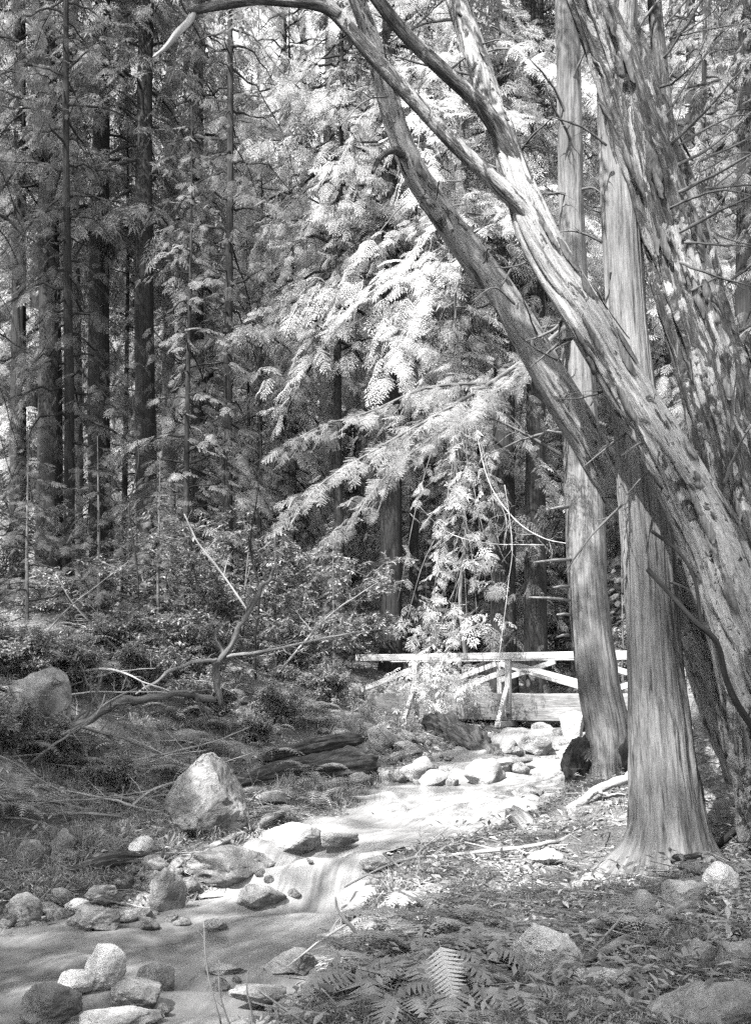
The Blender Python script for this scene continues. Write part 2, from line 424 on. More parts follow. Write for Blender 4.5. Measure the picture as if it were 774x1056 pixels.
def ramp_axis(segs):
    out = []
    for a, b, s in segs: out.append(np.arange(a, b, s))
    return np.concatenate(out)
XS = ramp_axis([(-60, -20, 2.5), (-20, -8, .5), (-8, -4.5, .14), (-4.5, 5, .065), (5, 8, .14), (8, 20, .5), (20, 61, 2.5)])
YS = ramp_axis([(-25, -5, 1.2), (-5, 3.5, .3), (3.5, 17, .065), (17, 30, .13), (30, 50, .5), (50, 101, 1.7)])
XX, YY = np.meshgrid(XS, YS)
_D, _ZW, _HW, _FO = creek_at(XX, YY)
_base = tps(XX, YY)
_p = np.stack([XX.ravel(), YY.ravel(), np.zeros(XX.size)], 1)
_base += (fbm(_p * 0.5, 3, 5) * .16 + fbm(_p * 1.7, 3, 9) * .07).reshape(XX.shape)
_base += (fbm(_p * .95, 3, 44) * .17).reshape(XX.shape) * smooth(-.2, -1.6, XX) * smooth(11, 13, YY)
_det = (fbm(_p * 5.0, 4, 21) * .035).reshape(XX.shape)
_bankw = 1.0 + 0.5 * vnoise(_p * .6, 3).reshape(XX.shape)
_t = smooth(0, 1, (_D - _HW) / np.maximum(_bankw, .4))
_bed = _ZW - 0.05 - 0.22 * np.clip(1 - (_D / _HW) ** 2, 0, 1)
ZZ = np.where(_D < _HW, _bed, (_ZW - .05) * (1 - _t) + np.maximum(_base, _ZW + .05) * _t) + _det
WET = 1 - smooth(.05, .7, (_D - _HW) + .35 * fbm(_p * 1.3, 3, 33).reshape(XX.shape))
def _bil(A, x, y):
    x = np.asarray(x, float); y = np.asarray(y, float)
    i = np.clip(np.searchsorted(XS, x) - 1, 0, len(XS) - 2); j = np.clip(np.searchsorted(YS, y) - 1, 0, len(YS) - 2)
    u = np.clip((x - XS[i]) / (XS[i + 1] - XS[i]), 0, 1); v = np.clip((y - YS[j]) / (YS[j + 1] - YS[j]), 0, 1)
    return (A[j, i] * (1 - u) + A[j, i + 1] * u) * (1 - v) + (A[j + 1, i] * (1 - u) + A[j + 1, i + 1] * u) * v
_WL = np.where(_D < _HW + .1, _ZW, -9.0)
_CD = _D - _HW
def gz(x, y): return _bil(ZZ, x, y)
def cdist(x, y): return _bil(_CD, x, y)
def at(px, py, d): return np.array([(px - CX) / F * d, d, CZ + (HY - py) / F * d])
def hit(px, py, water=True):
    d = np.arange(2.5, 95, .02)
    x = (px - CX) / F * d; z = CZ + (HY - py) / F * d
    g = gz(x, d)
    if water: g = np.maximum(g, _bil(_WL, x, d))
    k = np.argmax(z <= g)
    if z[k] > g[k]: k = len(d) - 1
    return np.array([x[k], d[k], g[k]])

mb = MB()
nx, ny = len(XS), len(YS)
i = np.arange(ny - 1)[:, None] * nx + np.arange(nx - 1)[None, :]
mb.add(np.stack([XX, YY, ZZ], -1).reshape(-1, 3), np.stack([i, i + 1, i + nx + 1, i + nx], -1).reshape(-1, 4), tone=WET.ravel())
tag(mb.build('ground', M['soil']), kind='structure')

# water: a sheet that follows the creek
cs = spline(CREEK[:, [1, 0, 2, 3, 4]], 1500)
tan = np.gradient(cs[:, :2], axis=0); tan /= np.linalg.norm(tan, axis=1)[:, None]
nor = np.stack([tan[:, 1], -tan[:, 0]], 1)
NA = 41
u = np.linspace(-1, 1, NA)
hw = cs[:, 3:4] + .32
WX = cs[:, 0:1] + nor[:, 0:1] * u * hw; WY = cs[:, 1:2] + nor[:, 1:2] * u * hw
ss = np.concatenate([[0], np.cumsum(np.linalg.norm(np.diff(cs[:, :2], axis=0), axis=1))])
bk = np.stack([u[None] * hw, np.zeros_like(WX), np.repeat(ss[:, None], NA, 1)], -1)
slope = np.abs(np.gradient(cs[:, 2], ss))
q = np.stack([WX.ravel(), WY.ravel(), np.zeros(WX.size)], 1)
hump = fbm(q * np.array([1.6, 2.2, 1]), 3, 71).reshape(WX.shape)
WZ = cs[:, 2:3] + hump * (.012 + .12 * cs[:, 4:5] ** 2)
foam = cs[:, 4:5] * .72 + .12 + .38 * hump + .22 * u
mb = MB(); n = len(cs)
i = np.arange(n - 1)[:, None] * NA + np.arange(NA - 1)[None, :]
mb.add(np.stack([WX, WY, WZ], -1).reshape(-1, 3), np.stack([i, i + 1, i + NA + 1, i + NA], -1).reshape(-1, 4), bark=bk.reshape(-1, 3), tone=foam.ravel())
tag(mb.build('creek_water', M['water']), kind='structure')

# ------------------------------------------------------------------ foliage templates
def spray_template(rng, nside=11, nbl=7, bll=.085, blw=.017, droop=.22):
    """a flat drooping conifer spray, 1 m long along +x: (k*3,3) triangle soup"""
    T = []
    def twig(o, d, L, nb, zf):
        d = np.array([d[0], d[1], 0]); p = np.array([-d[1], d[0], 0])
        for j in range(nb):
            t = (j + .6) / nb
            c = o + d * L * t
            for sgn in (-1, 1):
                bd = d * .72 + p * sgn * .69
                l = bll * (1.05 - .45 * t) * rng.uniform(.75, 1.2)
                w = blw * rng.uniform(.8, 1.2)
                z = rng.uniform(-.3, .15)
                tip = c + bd * l + np.array([0, 0, z * l])
                T.append((c - d * w, c + d * w, tip))
        T.append((o + d * L * .95 + p * blw, o + d * L * .95 - p * blw, o + d * (L + bll)))
    twig(np.zeros(3), (1, 0), 1.0, int(nbl * 1.8), 0)
    for k in range(nside):
        t = .06 + .9 * k / nside
        for sgn in (-1, 1):
            if rng.random() < .07: continue
            a = math.radians(rng.uniform(42, 66)) * sgn
            L = (.40 * (1 - t) ** .8 + .07) * rng.uniform(.7, 1.2)
            twig(np.array([t + rng.uniform(-.02, .02), 0, 0]), (math.cos(a), math.sin(a)), L, max(2, int(nbl * L / .36)), 0)
    V = np.array(T).reshape(-1, 3)
    V[:, 2] += -droop * V[:, 0] ** 2 - .55 * V[:, 1] ** 2 + .03 * np.sin(V[:, 0] * 9)
    return V
_r = np.random.default_rng(5)
SPR = {'near': [spray_template(_r, 11, 8, .075, .012) for _ in range(4)],
       'mid': [spray_template(_r, 9, 6, .088, .0145) for _ in range(4)],
       'chunky': [spray_template(_r, 6, 3, .15, .034, .3) for _ in range(4)],
       'far': [spray_template(_r, 6, 4, .16, .033) for _ in range(4)]}

class Foliage:
    """collects placed sprays, then expands them into triangle soups"""
    def __init__(self, lod): self.l = lod; self.R, self.T, self.S, self.tone = [], [], [], []
    def put(self, p, yaw, pitch, roll, s, tone):
        self.R.append(rotm(yaw, pitch, roll)); self.T.append(p); self.S.append(s); self.tone.append(tone)
    def into(self, mb, rng):
        R, T, S, tone = np.array(self.R), np.array(self.T), np.array(self.S), np.array(self.tone)
        pick = rng.integers(0, 4, len(R))
        for k in range(4):
            s = pick == k
            if not s.any(): continue
            v = np.einsum('nij,vj->nvi', R[s] * S[s][:, None, None], SPR[self.l][k]) + T[s][:, None, :]
            tn = np.repeat(tone[s][:, None], v.shape[1], 1) + np.repeat(rng.uniform(-.18, .18, (v.shape[0], v.shape[1] // 3)), 3, 1)
            mb.soup(v.reshape(-1, 3), np.clip(tn, 0, 1).ravel())

def bough(fol, limbs, rng, base, az, L, rise=.1, droop=.55, dens=.24, sl=.24, tone=.5, hang=.5, r0=.03, bare=.15):
    """one limb with side shoots and small drooping sprays; fills fol and limbs"""
    n = 9
    s = np.linspace(0, 1, n)
    a = az + rng.uniform(-.45, .45) * s + rng.normal(0, .12, n)
    rise = rise + rng.uniform(-.35, .30); droop = max(.05, droop + rng.uniform(-.4, .25))
    st = np.concatenate([[0], np.diff(s)])
    hx = np.cumsum(st * np.cos(a)) * L; hy = np.cumsum(st * np.sin(a)) * L
    z = L * (rise * s - droop * s ** 2) + np.concatenate([[0], rng.normal(0, .02 * L, n - 1)])
    P = np.stack([base[0] + hx, base[1] + hy, base[2] + z], 1)
    if limbs is not None: tube(limbs, np.column_stack([P, r0 * (1 - .85 * s)]), 5, caps=False)
    k = max(4, int(L * (1 - bare) / dens))
    gap = rng.uniform(.15, .9); gw = rng.uniform(.0, .14)          # a thin place on many boughs
    for j in range(k):
        t = min(bare + (1 - bare) * (j + rng.uniform(0, .9)) / k, .995)
        if abs(t - gap) < gw: continue
        p = np.array([np.interp(t, s, P[:, c]) for c in range(3)])
        sg = 1 if j % 2 else -1
        aa = np.interp(t, s, a)
        lat = sg * rng.uniform(0, 1) ** 1.2 * L * .26 * (1.05 - .7 * t)
        ya = aa + sg * math.radians(rng.uniform(35, 75))
        p = p + np.array([math.cos(ya), math.sin(ya), 0]) * abs(lat) + np.array([0, 0, -abs(lat) * rng.uniform(.1, .6)])
        ln = (L * sl * (1 - .4 * t) + .14) * rng.uniform(.55, 1.35)
        fol.put(p, aa + sg * math.radians(rng.uniform(5, 80)), rng.uniform(-.45, .15) - hang * t * rng.uniform(.3, 1.4), rng.uniform(-.7, .7), min(ln, 1.1), tone + rng.uniform(-.3, .3))
    fol.put(P[-1], a[-1], -hang - .2, rng.uniform(-.2, .2), L * .12 + .15, tone)

def trunk_disp(rng, nfl=7, amp=.07, flare=.5, fh=.6, fine=.05, fis=.0):
    ph = rng.uniform(0, 6.28, 4); sd = int(rng.integers(0, 9999))
    def f(TH, S, R):
        p = np.stack([np.cos(TH).ravel() * 2.2, np.sin(TH).ravel() * 2.2, S.ravel() * .35], 1)
        m = 1 + (amp * vnoise(p, sd)).reshape(TH.shape)
        p2 = np.stack([np.cos(TH).ravel() * R.ravel() * 26, np.sin(TH).ravel() * R.ravel() * 26, S.ravel() * 1.3], 1)
        m += fine * vnoise(p2, sd + 1).reshape(TH.shape)
        if fis:
            p3 = np.stack([np.cos(TH).ravel() * R.ravel() * 11, np.sin(TH).ravel() * R.ravel() * 11, S.ravel() * .7], 1)
            nn = vnoise(p3, sd + 7) + .35 * vnoise(p2, sd + 8)
            m -= fis * (np.clip(1 - np.abs(nn) * 5, 0, 1) ** .7).reshape(TH.shape)
        e = np.exp(-S / fh)
        m += e * flare * (.55 + .45 * np.cos(nfl * TH + ph[0]) * .5 + .25 * np.cos(3 * TH + ph[1]))
        return m
    return f

def conifer(name, H, r, c0, c1, nb, L0, lod, seed, mat, leaf, label='', cat='tree', group=None, tone=.5, hang=.5, droop=.55, rise=.1, dens=.24, sl=.22, top_l=.25, lean=(0, 0), seg=28, tuft=0, flare=.35):
    """a conifer at the origin: trunk, limbs, crown"""
    rng = np.random.default_rng(seed)
    root = empty(name, (0, 0, 0), label, cat, group)
    zz = np.linspace(-.3, H, 60) ** 1
    w = np.stack([lean[0] * zz + .06 * np.sin(zz * .33 + seed), lean[1] * zz + .06 * np.cos(zz * .29 + seed)], 1)
    rad = r * (1 - .9 * np.clip(zz / H, 0, 1) ** 1.15)
    mt = MB(); tube(mt, np.column_stack([w, zz, rad]), seg, trunk_disp(rng, 6, .08, flare, .7, .06))
    mt.build('trunk', mat, root)
    fol, limbs = Foliage(lod), MB()
    for k in range(nb):
        t = (k + rng.uniform(0, 1)) / nb
        h = c0 + (c1 - c0) * t
        L = L0 * ((1 - t) ** .7 * (1 - top_l) + top_l) * rng.uniform(.55, 1.2)
        az = k * 2.399 + rng.uniform(-.5, .5)
        b = np.array([np.interp(h, zz, w[:, 0]), np.interp(h, zz, w[:, 1]), h])
        bough(fol, limbs, rng, b, az, L, rise * rng.uniform(.2, 1.6), droop * rng.uniform(.6, 1.3), dens, sl, tone + rng.uniform(-.15, .15), hang, .012 + .011 * L)
    for k in range(tuft):                                # short sprouts on the lower trunk
        h = rng.uniform(.8, c0 + 1); az = rng.uniform(0, 6.28)
        b = np.array([np.interp(h, zz, w[:, 0]) + r * .8 * math.cos(az), np.interp(h, zz, w[:, 1]) + r * .8 * math.sin(az), h])
        bough(fol, limbs, rng, b, az, rng.uniform(.4, 1.3), .1, .8, .2, .5, tone, .7, .01)
    cr = MB(); fol.into(cr, rng)
    crown_build(cr, limbs, 'crown', leaf, M['dark_shaded_bark'], root)
    return root

def dead_limb(mb, rng, P, depth=2, ntw=6, spread=.9, lf=.4, seg=6, sag=.0):
    """a bare limb P (n,4) with side twigs"""
    Q = spline(P, max(10, 5 * len(P)))
    sd = int(rng.integers(0, 9999)); tt = np.linspace(0, len(Q) * .45, len(Q))
    for c in range(3): Q[1:-1, c] += .65 * Q[1:-1, 3] * vnoise(np.stack([tt, tt * 0 + c * 9.1, tt * 0], 1), sd)[1:-1]
    Q[:, 3] *= 1 + .22 * vnoise(np.stack([tt * 2.3, tt * 0 + 40, tt * 0], 1), sd)
    tube(mb, Q, seg, (lambda TH, S, R: 1 + .22 * vnoise(np.stack([np.cos(TH).ravel() * 1.5, np.sin(TH).ravel() * 1.5, S.ravel() * 5], 1), sd).reshape(TH.shape)) if seg >= 9 else None, caps=True, tone=rng.uniform(.3, .7))
    if depth <= 0: return
    tot = np.linalg.norm(np.diff(Q[:, :3], axis=0), axis=1).sum()
    for k in range(ntw):
        i = int(rng.uniform(.2, .97) * (len(Q) - 1)); i = min(max(i, 1), len(Q) - 2)
        d = Q[i + 1, :3] - Q[i - 1, :3]; d /= np.linalg.norm(d) + 1e-9
        d = d * .8 + rng.normal(0, 1, 3) * spread * .6; d[2] -= sag; d /= np.linalg.norm(d)
        L = tot * lf * rng.uniform(.4, 1.1) * (1 - .5 * i / len(Q))
        r = Q[i, 3] * .55
        pts = [np.append(Q[i, :3], r)]; p = Q[i, :3].copy()
        for m in range(4):
            d = d + rng.normal(0, .22, 3) + np.array([0, 0, -sag * .3]); d /= np.linalg.norm(d)
            p = p + d * L / 4; pts.append(np.append(p, max(r * (1 - (m + 1) / 4.3), .0012)))
        dead_limb(mb, rng, np.array(pts), depth - 1, max(2, ntw - 2), spread, lf, max(4, seg - 1), sag)
# ------------------------------------------------------------------ the near trees on the right
def px_path(pts, d0=None):
    """(px, py, width px, d) -> x y z r"""
    return np.array([np.append(at(p[0], p[1], p[3]), p[2] * .5 / F * p[3]) for p in pts])

def stem(mb, pts, n, seg, rng, amp=.06, fine=.06, flare=0, tone=.5):
    P = spline(px_path(pts), n)
    rng2 = np.random.default_rng(rng)
    tube(mb, P, seg, trunk_disp(rng2, 5, amp, flare, .5, fine), tone)
    return P

# foreground redwood: straight trunk, flaring foot with a long root to the left
def foreground_redwood():
    base = hit(690, 893, False)
    d = 10.0
    root = empty('redwood_tree', (base[0], base[1], base[2]), 'nearest straight grey redwood trunk with flaring foot, standing on the right bank', 'tree')
    off = -np.array(base)
    pts = [(694, 925, 84, d), (691, 890, 82, d), (689, 850, 76, d), (684, 800, 70, d), (679, 740, 63, d), (675, 690, 57, d), (671, 620, 54, d), (667, 560, 52, d), (660, 480, 49, d), (652, 400, 46, d),
           (645, 320, 43, d), (640, 230, 41, d), (636, 140, 39, d), (632, 0, 37, d), (630, -300, 33, d), (632, -900, 24, d), (634, -1700, 6, d)]
    P = spline(px_path(pts), 420); P[:, :3] += off
    sd = 41
    th0 = math.radians(90)
    def disp(TH, S, R):
        p = np.stack([np.cos(TH).ravel() * 1.6, np.sin(TH).ravel() * 1.6, S.ravel() * .5], 1)
        m = 1 + .06 * vnoise(p, sd).reshape(TH.shape)
        p2 = np.stack([np.cos(TH).ravel() * R.ravel() * 30, np.sin(TH).ravel() * R.ravel() * 30, S.ravel() * 1.1], 1)
        p3 = np.stack([np.cos(TH).ravel() * R.ravel() * 70, np.sin(TH).ravel() * R.ravel() * 70, S.ravel() * 2.5], 1)
        p4 = np.stack([np.cos(TH).ravel() * R.ravel() * 14, np.sin(TH).ravel() * R.ravel() * 14, S.ravel() * .6], 1)
        m += (.06 * vnoise(p2, sd + 1) + .03 * vnoise(p3, sd + 2) - .09 * np.clip(1 - 5 * np.abs(vnoise(p4, sd + 5) + .3 * vnoise(p2, sd + 6)), 0, 1) ** .7).reshape(TH.shape)
        e = np.exp(-np.clip(S - .15, 0, 99) / .24)
        lob = .26 + .16 * np.cos(5 * TH + 1.0) + .12 * np.cos(9 * TH)
        e2 = np.exp(-np.clip(S - .12, 0, 99) / .19)
        nz = (1 + .55 * vnoise(p2 * np.array([.5, .5, .6]), sd + 9)).reshape(TH.shape)
        return m + e * lob * nz + e2 * (1.45 * np.clip(np.cos(TH + 1.3), 0, 1) ** 7 + .5 * np.clip(np.cos(TH - .4), 0, 1) ** 9 + .6 * np.clip(np.cos(TH - 1.7), 0, 1) ** 9) * nz
    mb = MB(); tube(mb, P, 120, disp)
    tk = mb.build('trunk', M['redwood_pale'], root)
    rng = np.random.default_rng(77)
    mb = MB()
    for (px, py, dx, dy, L) in ((686, 480, -40, 30, 1), (690, 600, 40, 30, 1), (642, 520, -60, 70, 1), (620, 250, -50, -10, 1), (625, 150, -60, -30, 1)):
        a = at(px, py, 9.75); b = at(px + dx, py + dy, 9.5)
        m = (a + b) / 2 + np.array([0, 0, .05])
        mb = MB(); dead_limb(mb, rng, np.array([np.append(a, .012), np.append(m, .009), np.append(b, .004)]) + np.append(off, 0), 1, 4, .8, .4)
        mb.build('dead_twig', M['limb'], root)
    # its crown, far above the picture
    fol, limbs = Foliage('far'), MB()
    top = spline(px_path(pts), 420); top[:, :3] += off
    for k in range(46):
        h = 11 + 13 * (k / 46)
        b = np.array([np.interp(h, top[:, 2], top[:, 0]), np.interp(h, top[:, 2], top[:, 1]), h])
        bough(fol, limbs, rng, b, k * 2.4, rng.uniform(1.5, 3.4) * (1.2 - k / 50), .1, .5, .2, .26, .5)
    cr = MB(); fol.into(cr, rng); crown_build(cr, limbs, 'crown', M['needles'], M['limb'], root)
    return root
foreground_redwood()

def second_redwood():
    d = 15.0
    base = hit(628, 838, False)
    root = empty('redwood_tree', tuple(base), 'redwood trunk beside the creek with a dark burl at its foot and short dead stubs', 'tree')
    off = -np.array(base)
    pts = [(634, 865, 56, d), (629, 830, 54, d), (627, 760, 46, d), (616, 700, 43, d), (607, 620, 41, d), (602, 500, 40, d), (597, 400, 35, d), (591, 280, 28, d), (587, 150, 26, d), (585, 0, 24, d), (582, -300, 22, d), (580, -900, 12, d), (580, -1300, 4, d)]
    P = spline(px_path(pts), 300); P[:, :3] += off
    mb = MB(); tube(mb, P, 72, trunk_disp(np.random.default_rng(12), 5, .07, .35, .35, .08, .09)); mb.build('trunk', M['redwood_pale'], root)
    # rough dark burl with sprouts at the foot
    mb = MB()
    v = rock_shape(61, 5, (.33, .34, .62), 4, .30, 2.2) 
    mb.add(v[0] + (at(640, 778, 15.05) + off), tris=v[1], tone=.5)
    v = rock_shape(62, 5, (.24, .26, .42), 4, .30, 2.5)
    mb.add(v[0] + (at(597, 790, 15.1) + off), tris=v[1], tone=.5)
    mb.build('burl', M['dark_shaded_bark'], root)
    rng = np.random.default_rng(8)
    fol = Foliage('mid')
    for k in range(26):
        c = at(648 if k < 15 else 596, 770 if k < 15 else 790, 14.95) + off
        fol.put(c + rng.normal(0, 1, 3) * np.array([.14, .12, .3]), rng.uniform(0, 6.28), rng.uniform(-.9, .4), rng.uniform(-.5, .5), rng.uniform(.15, .32), rng.uniform(0, .3))
    cr = MB(); fol.into(cr, rng); cr.build('sprouts', M['needles'], root, sm=False)
    # short dead stubs on the left side
    mb = MB()
    for (px, py, L, t) in ((585, 523, 18, 2), (588, 577, 38, 3), (586, 605, 16, 1), (587, 619, 42, -3), (588, 634, 14, 0), (586, 655, 12, 2), (590, 450, 26, -6), (588, 400, 30, -12)):
        a = at(px, py, 14.9); b = at(px - L, py + t, 14.6)
        mb = MB(); tube(mb, np.array([np.append(a, .022), np.append((a + b) / 2 + [0, 0, .01], .018), np.append(b, .012)]) + np.append(off, 0), 7)
        mb.build('dead_stub', M['deadgrey'], root)
    for (px, py, ex, ey) in ((580, 470, 470, 418), (584, 440, 500, 470), (590, 330, 520, 330), (590, 260, 525, 255), (586, 200, 530, 215), (586, 120, 545, 60), (592, 300, 640, 330), (588, 90, 615, 30), (592, 200, 630, 215), (592, 150, 560, 90), (590, 350, 545, 375)):
        a = at(px, py, 14.9); b = at(ex, ey, 14.5 + rng.uniform(-.4, .4)); m = (a + b) / 2 + np.array([0, 0, rng.uniform(-.15, .2)])
        mb = MB(); dead_limb(mb, rng, np.array([np.append(a, .022), np.append(m, .015), np.append(b, .005)]) + np.append(off, 0), 2, 6, .8, .42, 6, .15)
        mb.build('bare_limb', M['limb'], root)
    # the long feathery bough that sweeps left across the middle of the picture
    fol, limbs = Foliage('near'), MB()
    def sweep(pix, n, s0, s1, r0, tone, hang):
        P = spline(np.array([np.append(at(*p) + off, 0) for p in pix]), 40)
        P[:, 3] = np.linspace(r0, .006, 40)
        tube(limbs, P, 7, caps=False)
        for j in range(n):
            t = .12 + .88 * j / n; i = min(int(t * 39), 38)
            dv = P[i + 1, :3] - P[max(i - 1, 0), :3]
            for q in range(3):
                sg = 1 if (j + q) % 2 else -1
                ay = math.atan2(dv[1], dv[0]); yaw = ay + sg * rng.uniform(.1, 1.3)
                lat = rng.uniform(0, 1) ** 1.3 * (s0 + (s1 - s0) * t) * .75
                pp_ = P[i, :3] + (P[i + 1, :3] - P[i, :3]) * rng.random() + np.array([math.cos(ay + sg * 1.0), math.sin(ay + sg * 1.0), -rng.uniform(.2, .9)]) * lat
                fol.put(pp_, yaw, rng.uniform(-.5, .2) - hang * rng.uniform(.3, 1.5), rng.uniform(-.9, .9), rng.uniform(.5, 1.2) * (s0 + (s1 - s0) * t) * .48, tone + rng.uniform(-.35, .35))
    sweep([(592, 330, 14.9), (552, 362, 14.5), (510, 392, 14.1), (455, 425, 13.6), (390, 462, 13.1), (330, 500, 12.8), (300, 540, 12.7)], 42, .9, .55, .035, .55, .35)
    sweep([(590, 345, 14.9), (545, 378, 14.8), (490, 420, 14.8), (440, 455, 14.6), (390, 500, 14.4), (350, 560, 14.3)], 34, .9, .5, .03, .5, .45)
    sweep([(500, 395, 14.0), (440, 400, 13.9), (380, 425, 13.6), (330, 440, 13.4), (285, 465, 13.3)], 26, .7, .4, .02, .6, .3)
    sweep([(455, 425, 13.6), (420, 455, 13.5), (400, 500, 13.4), (385, 540, 13.4)], 14, .6, .35, .014, .5, .6)
    cr = MB(); fol.into(cr, rng); crown_build(cr, limbs, 'bough_foliage', M['needles_pale'], M['limb'], root)
    # crown above the picture
    fol, limbs = Foliage('far'), MB()
    for k in range(20):
        h = 16 + 8 * k / 20
        bough(fol, limbs, rng, np.array([P[-1, 0] * h / 26, P[-1, 1], h]), k * 2.4, rng.uniform(1.2, 2.4), .1, .5, .2, .26, .5)
    cr = MB(); fol.into(cr, rng); crown_build(cr, limbs, 'crown', M['needles'], M['limb'], root)

def leaning_tree():
    base = hit(812, 812, False)
    root = empty('leaning_bay_tree', tuple(base), 'big leaning tree of bare twisting stems with peeling bark at the right edge', 'tree')
    off = np.append(-np.array(base), 0)
    def st(name, pts, n, seg, seed, amp, fine, tone, parent=root, flare=0):
        P = spline(px_path(pts), n) + off
        mb = MB(); tube(mb, P, seg, trunk_disp(np.random.default_rng(seed), 4, amp, flare, .5, fine, .16 if seg > 40 else .1), tone)
        o = mb.build(name, M['peel'], parent)
        return o
    # A, the front stem
    A = [(830, 850, 130, 9.6), (806, 760, 104, 9.5), (782, 690, 84, 9.4), (757, 620, 70, 9.35), (733, 555, 60, 9.3), (704, 496, 52, 9.3), (672, 440, 46, 9.3), (636, 380, 43, 9.3), (603, 325, 42, 9.35), (575, 280, 41, 9.4), (552, 236, 38, 9.4),
         (536, 195, 31, 9.4), (518, 145, 27, 9.45), (499, 90, 26, 9.5), (485, 42, 24, 9.55), (470, -4, 22, 9.6), (450, -80, 19, 9.7), (420, -200, 14, 9.9), (380, -400, 5, 10.2)]
    st('stem', A, 380, 110, 21, .12, .10, .36)
    st('limb', [(560, 250, 26, 9.36), (546, 222, 22, 9.34), (510, 187, 17, 9.3), (470, 150, 15, 9.25), (430, 107, 15, 9.2), (390, 64, 16, 9.15), (357, 26, 15, 9.1), (333, 0, 14, 9.05), (305, -35, 12, 9), (240, -110, 7, 8.9)], 120, 28, 22, .07, .06, .5)
    st('limb', [(540, 190, 22, 9.42), (528, 162, 19, 9.38), (500, 115, 17, 9.3), (460, 76, 15, 9.2), (420, 38, 14, 9.1), (388, -2, 13, 9.0), (350, -60, 11, 8.9), (300, -150, 6, 8.8)], 120, 28, 23, .08, .06, .62)
    l = st('limb', [(350, 17, 13, 9.08), (335, 8, 12, 9.05), (318, 4, 11, 9), (295, 2, 10, 8.95), (265, 0, 10, 8.9), (235, 4, 10, 8.85), (208, 9, 9, 8.8), (195, 13, 8, 8.78)], 60, 20, 24, .08, .05, .62)
    mb = MB(); Pq = spline(px_path([(201, 9, 7, 8.79), (195, 22, 6.5, 8.78), (183, 34, 6.5, 8.76), (171, 49, 5, 8.74), (158, 59, 2, 8.72)]), 30) + off
    tube(mb, Pq, 14, trunk_disp(np.random.default_rng(4), 3, .1, 0, .5, .1)); mb.build('broken_limb_end', M['dead'], l)
    # B, the back stem that passes behind the foreground redwood
    B = [(822, 860, 110, 10.75), (790, 790, 84, 10.8), (757, 725, 72, 10.85), (726, 655, 60, 10.9), (695, 590, 50, 10.9), (662, 540, 42, 10.9), (632, 500, 38, 10.85), (603, 450, 36, 10.75), (573, 400, 34, 10.6), (545, 352, 32, 10.5), (514, 300, 30, 10.4), (484, 260, 28, 10.3),
         (455, 220, 27, 10.2), (430, 183, 26, 10.1), (411, 140, 24, 10), (398, 95, 22, 9.9), (386, 50, 20, 9.8), (372, 10, 18, 9.7), (352, -40, 16, 9.6), (310, -150, 10, 9.5)]
    st('stem', B, 300, 72, 25, .09, .09, .36)
    st('limb', [(418, 160, 12, 10.0), (407, 155, 8, 9.9), (397, 158, 6.5, 9.8), (389, 167, 5.5, 9.75), (384, 178, 4, 9.7)], 30, 14, 26, .06, .05, .6)
    # C, the thick twisted stem on the right
    Cc = [(850, 830, 150, 10.1), (822, 730, 124, 10.05), (800, 640, 108, 10), (778, 545, 98, 9.95), (755, 455, 88, 9.95), (735, 380, 79, 9.95), (714, 312, 75, 9.9), (697, 250, 73, 9.9), (680, 190, 71, 9.85), (661, 130, 68, 9.8), (642, 70, 64, 9.75), (620, 10, 61, 9.7), (596, -50, 56, 9.7), (560, -200, 44, 9.7), (520, -450, 18, 9.8)]
    Cc = [(x_, y_, w_ * (.94 if y_ > 500 else .90), d_) for x_, y_, w_, d_ in Cc]
    st('stem', Cc, 420, 150, 27, .20, .13, .55)
    st('limb', [(706, 262, 40, 9.86), (698, 220, 32, 9.8), (690, 170, 24, 9.72), (683, 110, 18, 9.7), (678, 55, 16, 9.7), (674, 0, 15, 9.7), (672, -60, 13, 9.7), (668, -160, 7, 9.7)], 120, 28, 28, .12, .08, .62)
    st('limb', [(640, 60, 34, 9.7), (642, 20, 28, 9.6), (644, -10, 24, 9.55), (650, -60, 20, 9.5), (660, -140, 10, 9.4)], 60, 26, 29, .12, .08, .5)
    # strips of torn bark hanging on the stems
    rng = np.random.default_rng(31)
    mb = MB()
    for path, dd in ((A, -.0), (Cc, 0), (B, 0)):
        P = spline(px_path(path), 300) + off
        sel = np.where((P[:, 2] - off[2] > .8) & (P[:, 2] - off[2] < 8.5))[0]
        for k in range(40 if path is not B else 15):
            i = int(rng.choice(sel[6:-12])); L = int(rng.integers(4, 11)); i2 = min(i + L, len(P) - 1)
            d = P[i2, :3] - P[i, :3]; d /= np.linalg.norm(d)
            side = np.cross(d, [0, 1, 0]); side /= np.linalg.norm(side); front = np.cross(side, d); front *= -np.sign(front[1]) or 1
            an = rng.uniform(-1.5, 1.5); rdir = front * math.cos(an) + side * math.sin(an); tang = np.cross(d, rdir)
            w = rng.uniform(.012, .045)
            pts = []
            m = 7
            lift = rng.uniform(.0, .05)
            V = []
            for j in range(m):
                t = j / (m - 1); ii = int(i + (i2 - i) * t)
                c = P[ii, :3] + rdir * (P[ii, 3] * (1.03) + lift * abs(t - (0 if k % 2 else 1)) ** 2) + tang * rng.normal(0, .006)
                ww = w * (1 - .75 * abs(2 * t - 1) ** 2)
                V += [c - tang * ww, c + tang * ww, c + tang * ww + rdir * .006, c - tang * ww + rdir * .006]
            V = np.array(V); q = []
            for j in range(m - 1):
                for a in range(4): q.append((4 * j + a, 4 * j + (a + 1) % 4, 4 * j + 4 + (a + 1) % 4, 4 * j + 4 + a))
            mb = MB(); mb.add(V, q, bark=V * np.array([1, 1, .2]), tone=.5)
            mb.build('torn_bark_strip', M['limb'], root)
    # bare twigs
    mb = MB()
